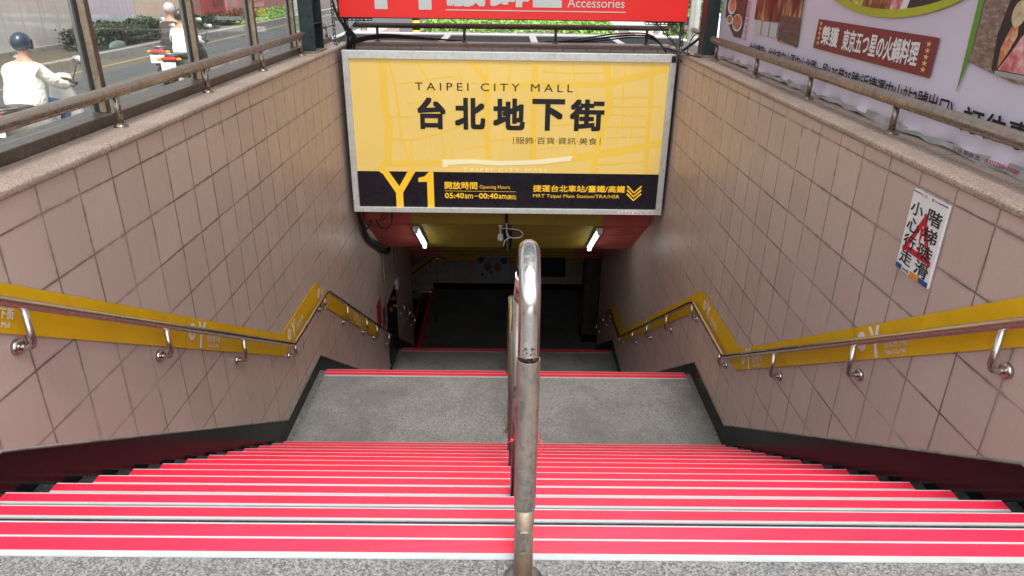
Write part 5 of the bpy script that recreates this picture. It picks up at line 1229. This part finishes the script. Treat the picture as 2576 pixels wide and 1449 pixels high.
def rider(label, loc, top, legs, helm, puff=1.0, long_sleeve=True):
    root = thing('person', label, 'person', loc)
    sh = 0.185; ap = 1.0+(puff-1.0)*1.3
    # skeleton: pelvis, spine, head, arms to the grips, legs to the footboard
    N = [((0, -0.28, 0.86), (0.155, 0.12)), ((0, -0.27, 1.00), (0.145, 0.11)), ((0, -0.22, 1.18), (0.165, 0.115)), ((0, -0.17, 1.30), (0.15, 0.10)), ((0, -0.13, 1.39), 0.058), ((0, -0.11, 1.47), (0.075, 0.085)), ((0, -0.10, 1.56), (0.078, 0.095)), ((0, -0.10, 1.63), (0.05, 0.06))]
    E_ = [(i, i+1) for i in range(7)]
    def arm(s):
        b = len(N)
        N.extend([((s*sh, -0.16, 1.295), 0.062), ((s*0.27, -0.05, 1.12), 0.046), ((s*0.31, 0.06, 1.04), 0.040), ((s*0.315, 0.20, 1.01), 0.028), ((s*0.30, 0.265, 1.00), (0.036, 0.024))])
        E_.extend([(3, b), (b, b+1), (b+1, b+2), (b+2, b+3), (b+3, b+4)])
        for k, (dx, ln) in enumerate(((-0.030, 0.92), (-0.010, 1.0), (0.010, 0.95), (0.028, 0.78))):
            c = len(N); x = s*0.30+dx
            N.extend([((x, 0.30, 1.005), 0.0095), ((x, 0.30+0.028*ln, 0.988), 0.009), ((x, 0.30+0.020*ln, 0.962), 0.008)])
            E_.extend([(b+4, c), (c, c+1), (c+1, c+2)])
        c = len(N); N.extend([((s*0.262, 0.262, 0.985), 0.010), ((s*0.250, 0.285, 0.970), 0.009)]); E_.extend([(b+4, c), (c, c+1)])
    arm(1); arm(-1)
    def leg(s):
        b = len(N)
        N.extend([((s*0.10, -0.26, 0.82), 0.098), ((s*0.155, 0.10, 0.76), 0.075), ((s*0.165, 0.24, 0.70), 0.062), ((s*0.15, 0.22, 0.50), 0.050), ((s*0.14, 0.20, 0.37), 0.038), ((s*0.14, 0.30, 0.345), 0.032)])
        E_.extend([(0, b)]+[(b+i, b+i+1) for i in range(5)])
    leg(1); leg(-1)
    me = skin(N, E_); me.materials.append(M['skin']); body = bpy.data.objects.new('body', me); COL.objects.link(body); body.parent = root
    J = [((0, -0.33, 0.73), (0.245*puff, 0.19*puff)), ((0, -0.30, 0.90), (0.25*puff, 0.185*puff)), ((0, -0.24, 1.12), (0.215*puff, 0.155*puff)), ((0, -0.18, 1.285), (0.165, 0.115)), ((0, -0.14, 1.385), 0.074)]
    JE = [(0, 1), (1, 2), (2, 3), (3, 4)]
    for s in (1, -1):
        b = len(J); J.extend([((s*sh*0.98, -0.17, 1.255), 0.080*ap), ((s*0.275, -0.05, 1.105), 0.070*ap), ((s*0.313, 0.06, 1.035), 0.058*ap)]); JE.extend([(3, b), (b, b+1), (b+1, b+2)])
        if long_sleeve: c = len(J); J.append(((s*0.316, 0.185, 1.01), 0.044*ap)); JE.append((b+2, c))
    me = skin(J, JE); me.materials.append(M[top]); o = bpy.data.objects.new('jacket', me); COL.objects.link(o); o.parent = root
    Tn = [((0, -0.27, 0.86), (0.165, 0.13))]; TE = []
    for s in (1, -1):
        b = len(Tn); Tn.extend([((s*0.10, -0.25, 0.82), 0.112), ((s*0.157, 0.10, 0.765), 0.090), ((s*0.167, 0.245, 0.70), 0.076), ((s*0.15, 0.22, 0.50), 0.064), ((s*0.14, 0.20, 0.39), 0.056)]); TE.extend([(0, b)]+[(b+i, b+i+1) for i in range(4)])
    me = skin(Tn, TE); me.materials.append(M[legs]); o = bpy.data.objects.new('trousers', me); COL.objects.link(o); o.parent = root
    for s in (1, -1):
        q = MB().loft([sring((s*0.14, 0.14, 0.35), 0.040, 0.035), sring((s*0.14, 0.22, 0.355), 0.048, 0.045), sring((s*0.14, 0.34, 0.342), 0.048, 0.032), sring((s*0.14, 0.41, 0.335), 0.030, 0.018)]); q.build('shoe', M['seat'], root)
    q = MB()
    rr = []
    for i in range(13):
        t = -0.42*math.pi + (math.pi*0.92)*i/12
        k = max(0.03, math.cos(t)); z = 1.595+0.138*math.sin(t)*(1.0 if t > 0 else 0.85)
        rr.append([(0.122*k*math.cos(2*math.pi*j/22), -0.105+0.140*k*math.sin(2*math.pi*j/22), z) for j in range(22)])
    q.loft(rr); h = q.build('helmet', M[helm], root)
    q = MB()
    for j in range(9):
        a0, a1 = R(15+150*j/9), R(15+150*(j+1)/9)
        f = lambda a, z, r: (r*0.124*math.cos(a), -0.105+r*0.142*math.sin(a), z)
        q.poly([f(a0, 1.50, 1.03), f(a1, 1.50, 1.03), f(a1, 1.63, 1.05), f(a0, 1.63, 1.05)], True)
    q.build('visor', M['glass_dark'], h)
    q = MB().ell((0, 0.005, 1.535), (0.012, 0.02, 0.022), 10, 6); q.build('nose', M['skin'], body)
    q = MB()
    for s in (-1, 1): q.ell((s*0.032, -0.010, 1.56), (0.011, 0.008, 0.007), 8, 5)
    q.build('eye', M['ink'], body)
    q = MB().ell((0, -0.004, 1.495), (0.024, 0.008, 0.007), 10, 5); q.build('mouth', M['redprint'], body)
    return root
M['glass_dark'] = plain('smoked_visor', (0.02, 0.02, 0.025), 0.1, var=0.05)
M['helm_navy'] = paint('navy_helmet_paint', (0.02, 0.032, 0.055)); M['helm_silver'] = paint('silver_helmet_paint', (0.42, 0.44, 0.45)); M['helm_dark'] = paint('dark_striped_helmet_paint', (0.03, 0.03, 0.03))
M['s_white'] = paint('white_scooter_paint', (0.52, 0.50, 0.47)); M['s_black'] = paint('black_scooter_paint', (0.025, 0.026, 0.03)); M['s_grey'] = paint('grey_scooter_paint', (0.06, 0.06, 0.065))
def place(o, x, y, rz=0, s=1.0):
    o.location = (x, y, ZS+0.004); o.rotation_euler = (0, 0, rz); o.scale = (s, s, s)
RIDERS = [
 (-5.55, 8.62, 0.0, 0.86, 'cream', 'denim', 'helm_navy', 's_white', 'person in a cream jacket, jeans and a navy helmet riding nearest the window', 'pale scooter with a red tail light ridden by the cream jacketed person', 1.18),
 (-6.18, 14.35, 0.02, 0.86, 'whitecloth', 'darkcloth', 'helm_dark', 's_black', 'person in a white shirt and a dark helmet riding beside the window mullion', 'black scooter with an amber indicator ridden by the white shirted person', 0.86),
 (-6.78, 15.30, 0.02, 0.90, 'blackcloth', 'darkcloth', 'helm_silver', 's_grey', 'person in a dark brown jacket and a silver helmet riding ahead', 'dark grey scooter ridden by the person in the silver helmet', 0.95)]
for x, y, rz, s, top, legs, helm, body, lab, slab, puff in RIDERS:
    p = rider(lab, (0, 0, 0), top, legs, helm, puff); place(p, x, y, rz, s); p.location.z += 0.055
    c = scooter(slab, (0, 0, 0), M[body], ''); place(c, x, y, rz, s*1.11)
# distant buildings close the view at street ends so nothing but structures shows in reflections
GROUPS = {'scooter': 'scooters on the road', 'person': 'riders on the road', 'wall_handrail': 'handrails on the stairwell walls', 'guard_rail': 'guard rails on the copings', 'hoarding': 'site hoardings along the median', 'hedge': 'hedges by the street', 'conduit_pipe': 'conduits on the left wall', 'notice': 'red notices on the left wall', 'fluorescent_light': 'fluorescent lights on the sloping ceiling', 'cable_bundle': 'cables round the signs', 'angle_bracket': 'brackets of the red sign', 'stair_flight': 'flights of the stairway', 'tiled_wall': 'tiled walls of the stairwell', 'steel_column': 'columns of the canopy', 'poster': 'posters on the far wall', 'guide_band': 'yellow bands behind the handrails', 'window_screen': 'glazed screens on the copings', 'basement_wall': 'basement side walls'}
for o in list(SC.objects):
    if o.parent is None and o.name.split('.')[0] in GROUPS and 'category' in o.keys(): o['group'] = GROUPS[o.name.split('.')[0]]
bpy.context.view_layer.update()
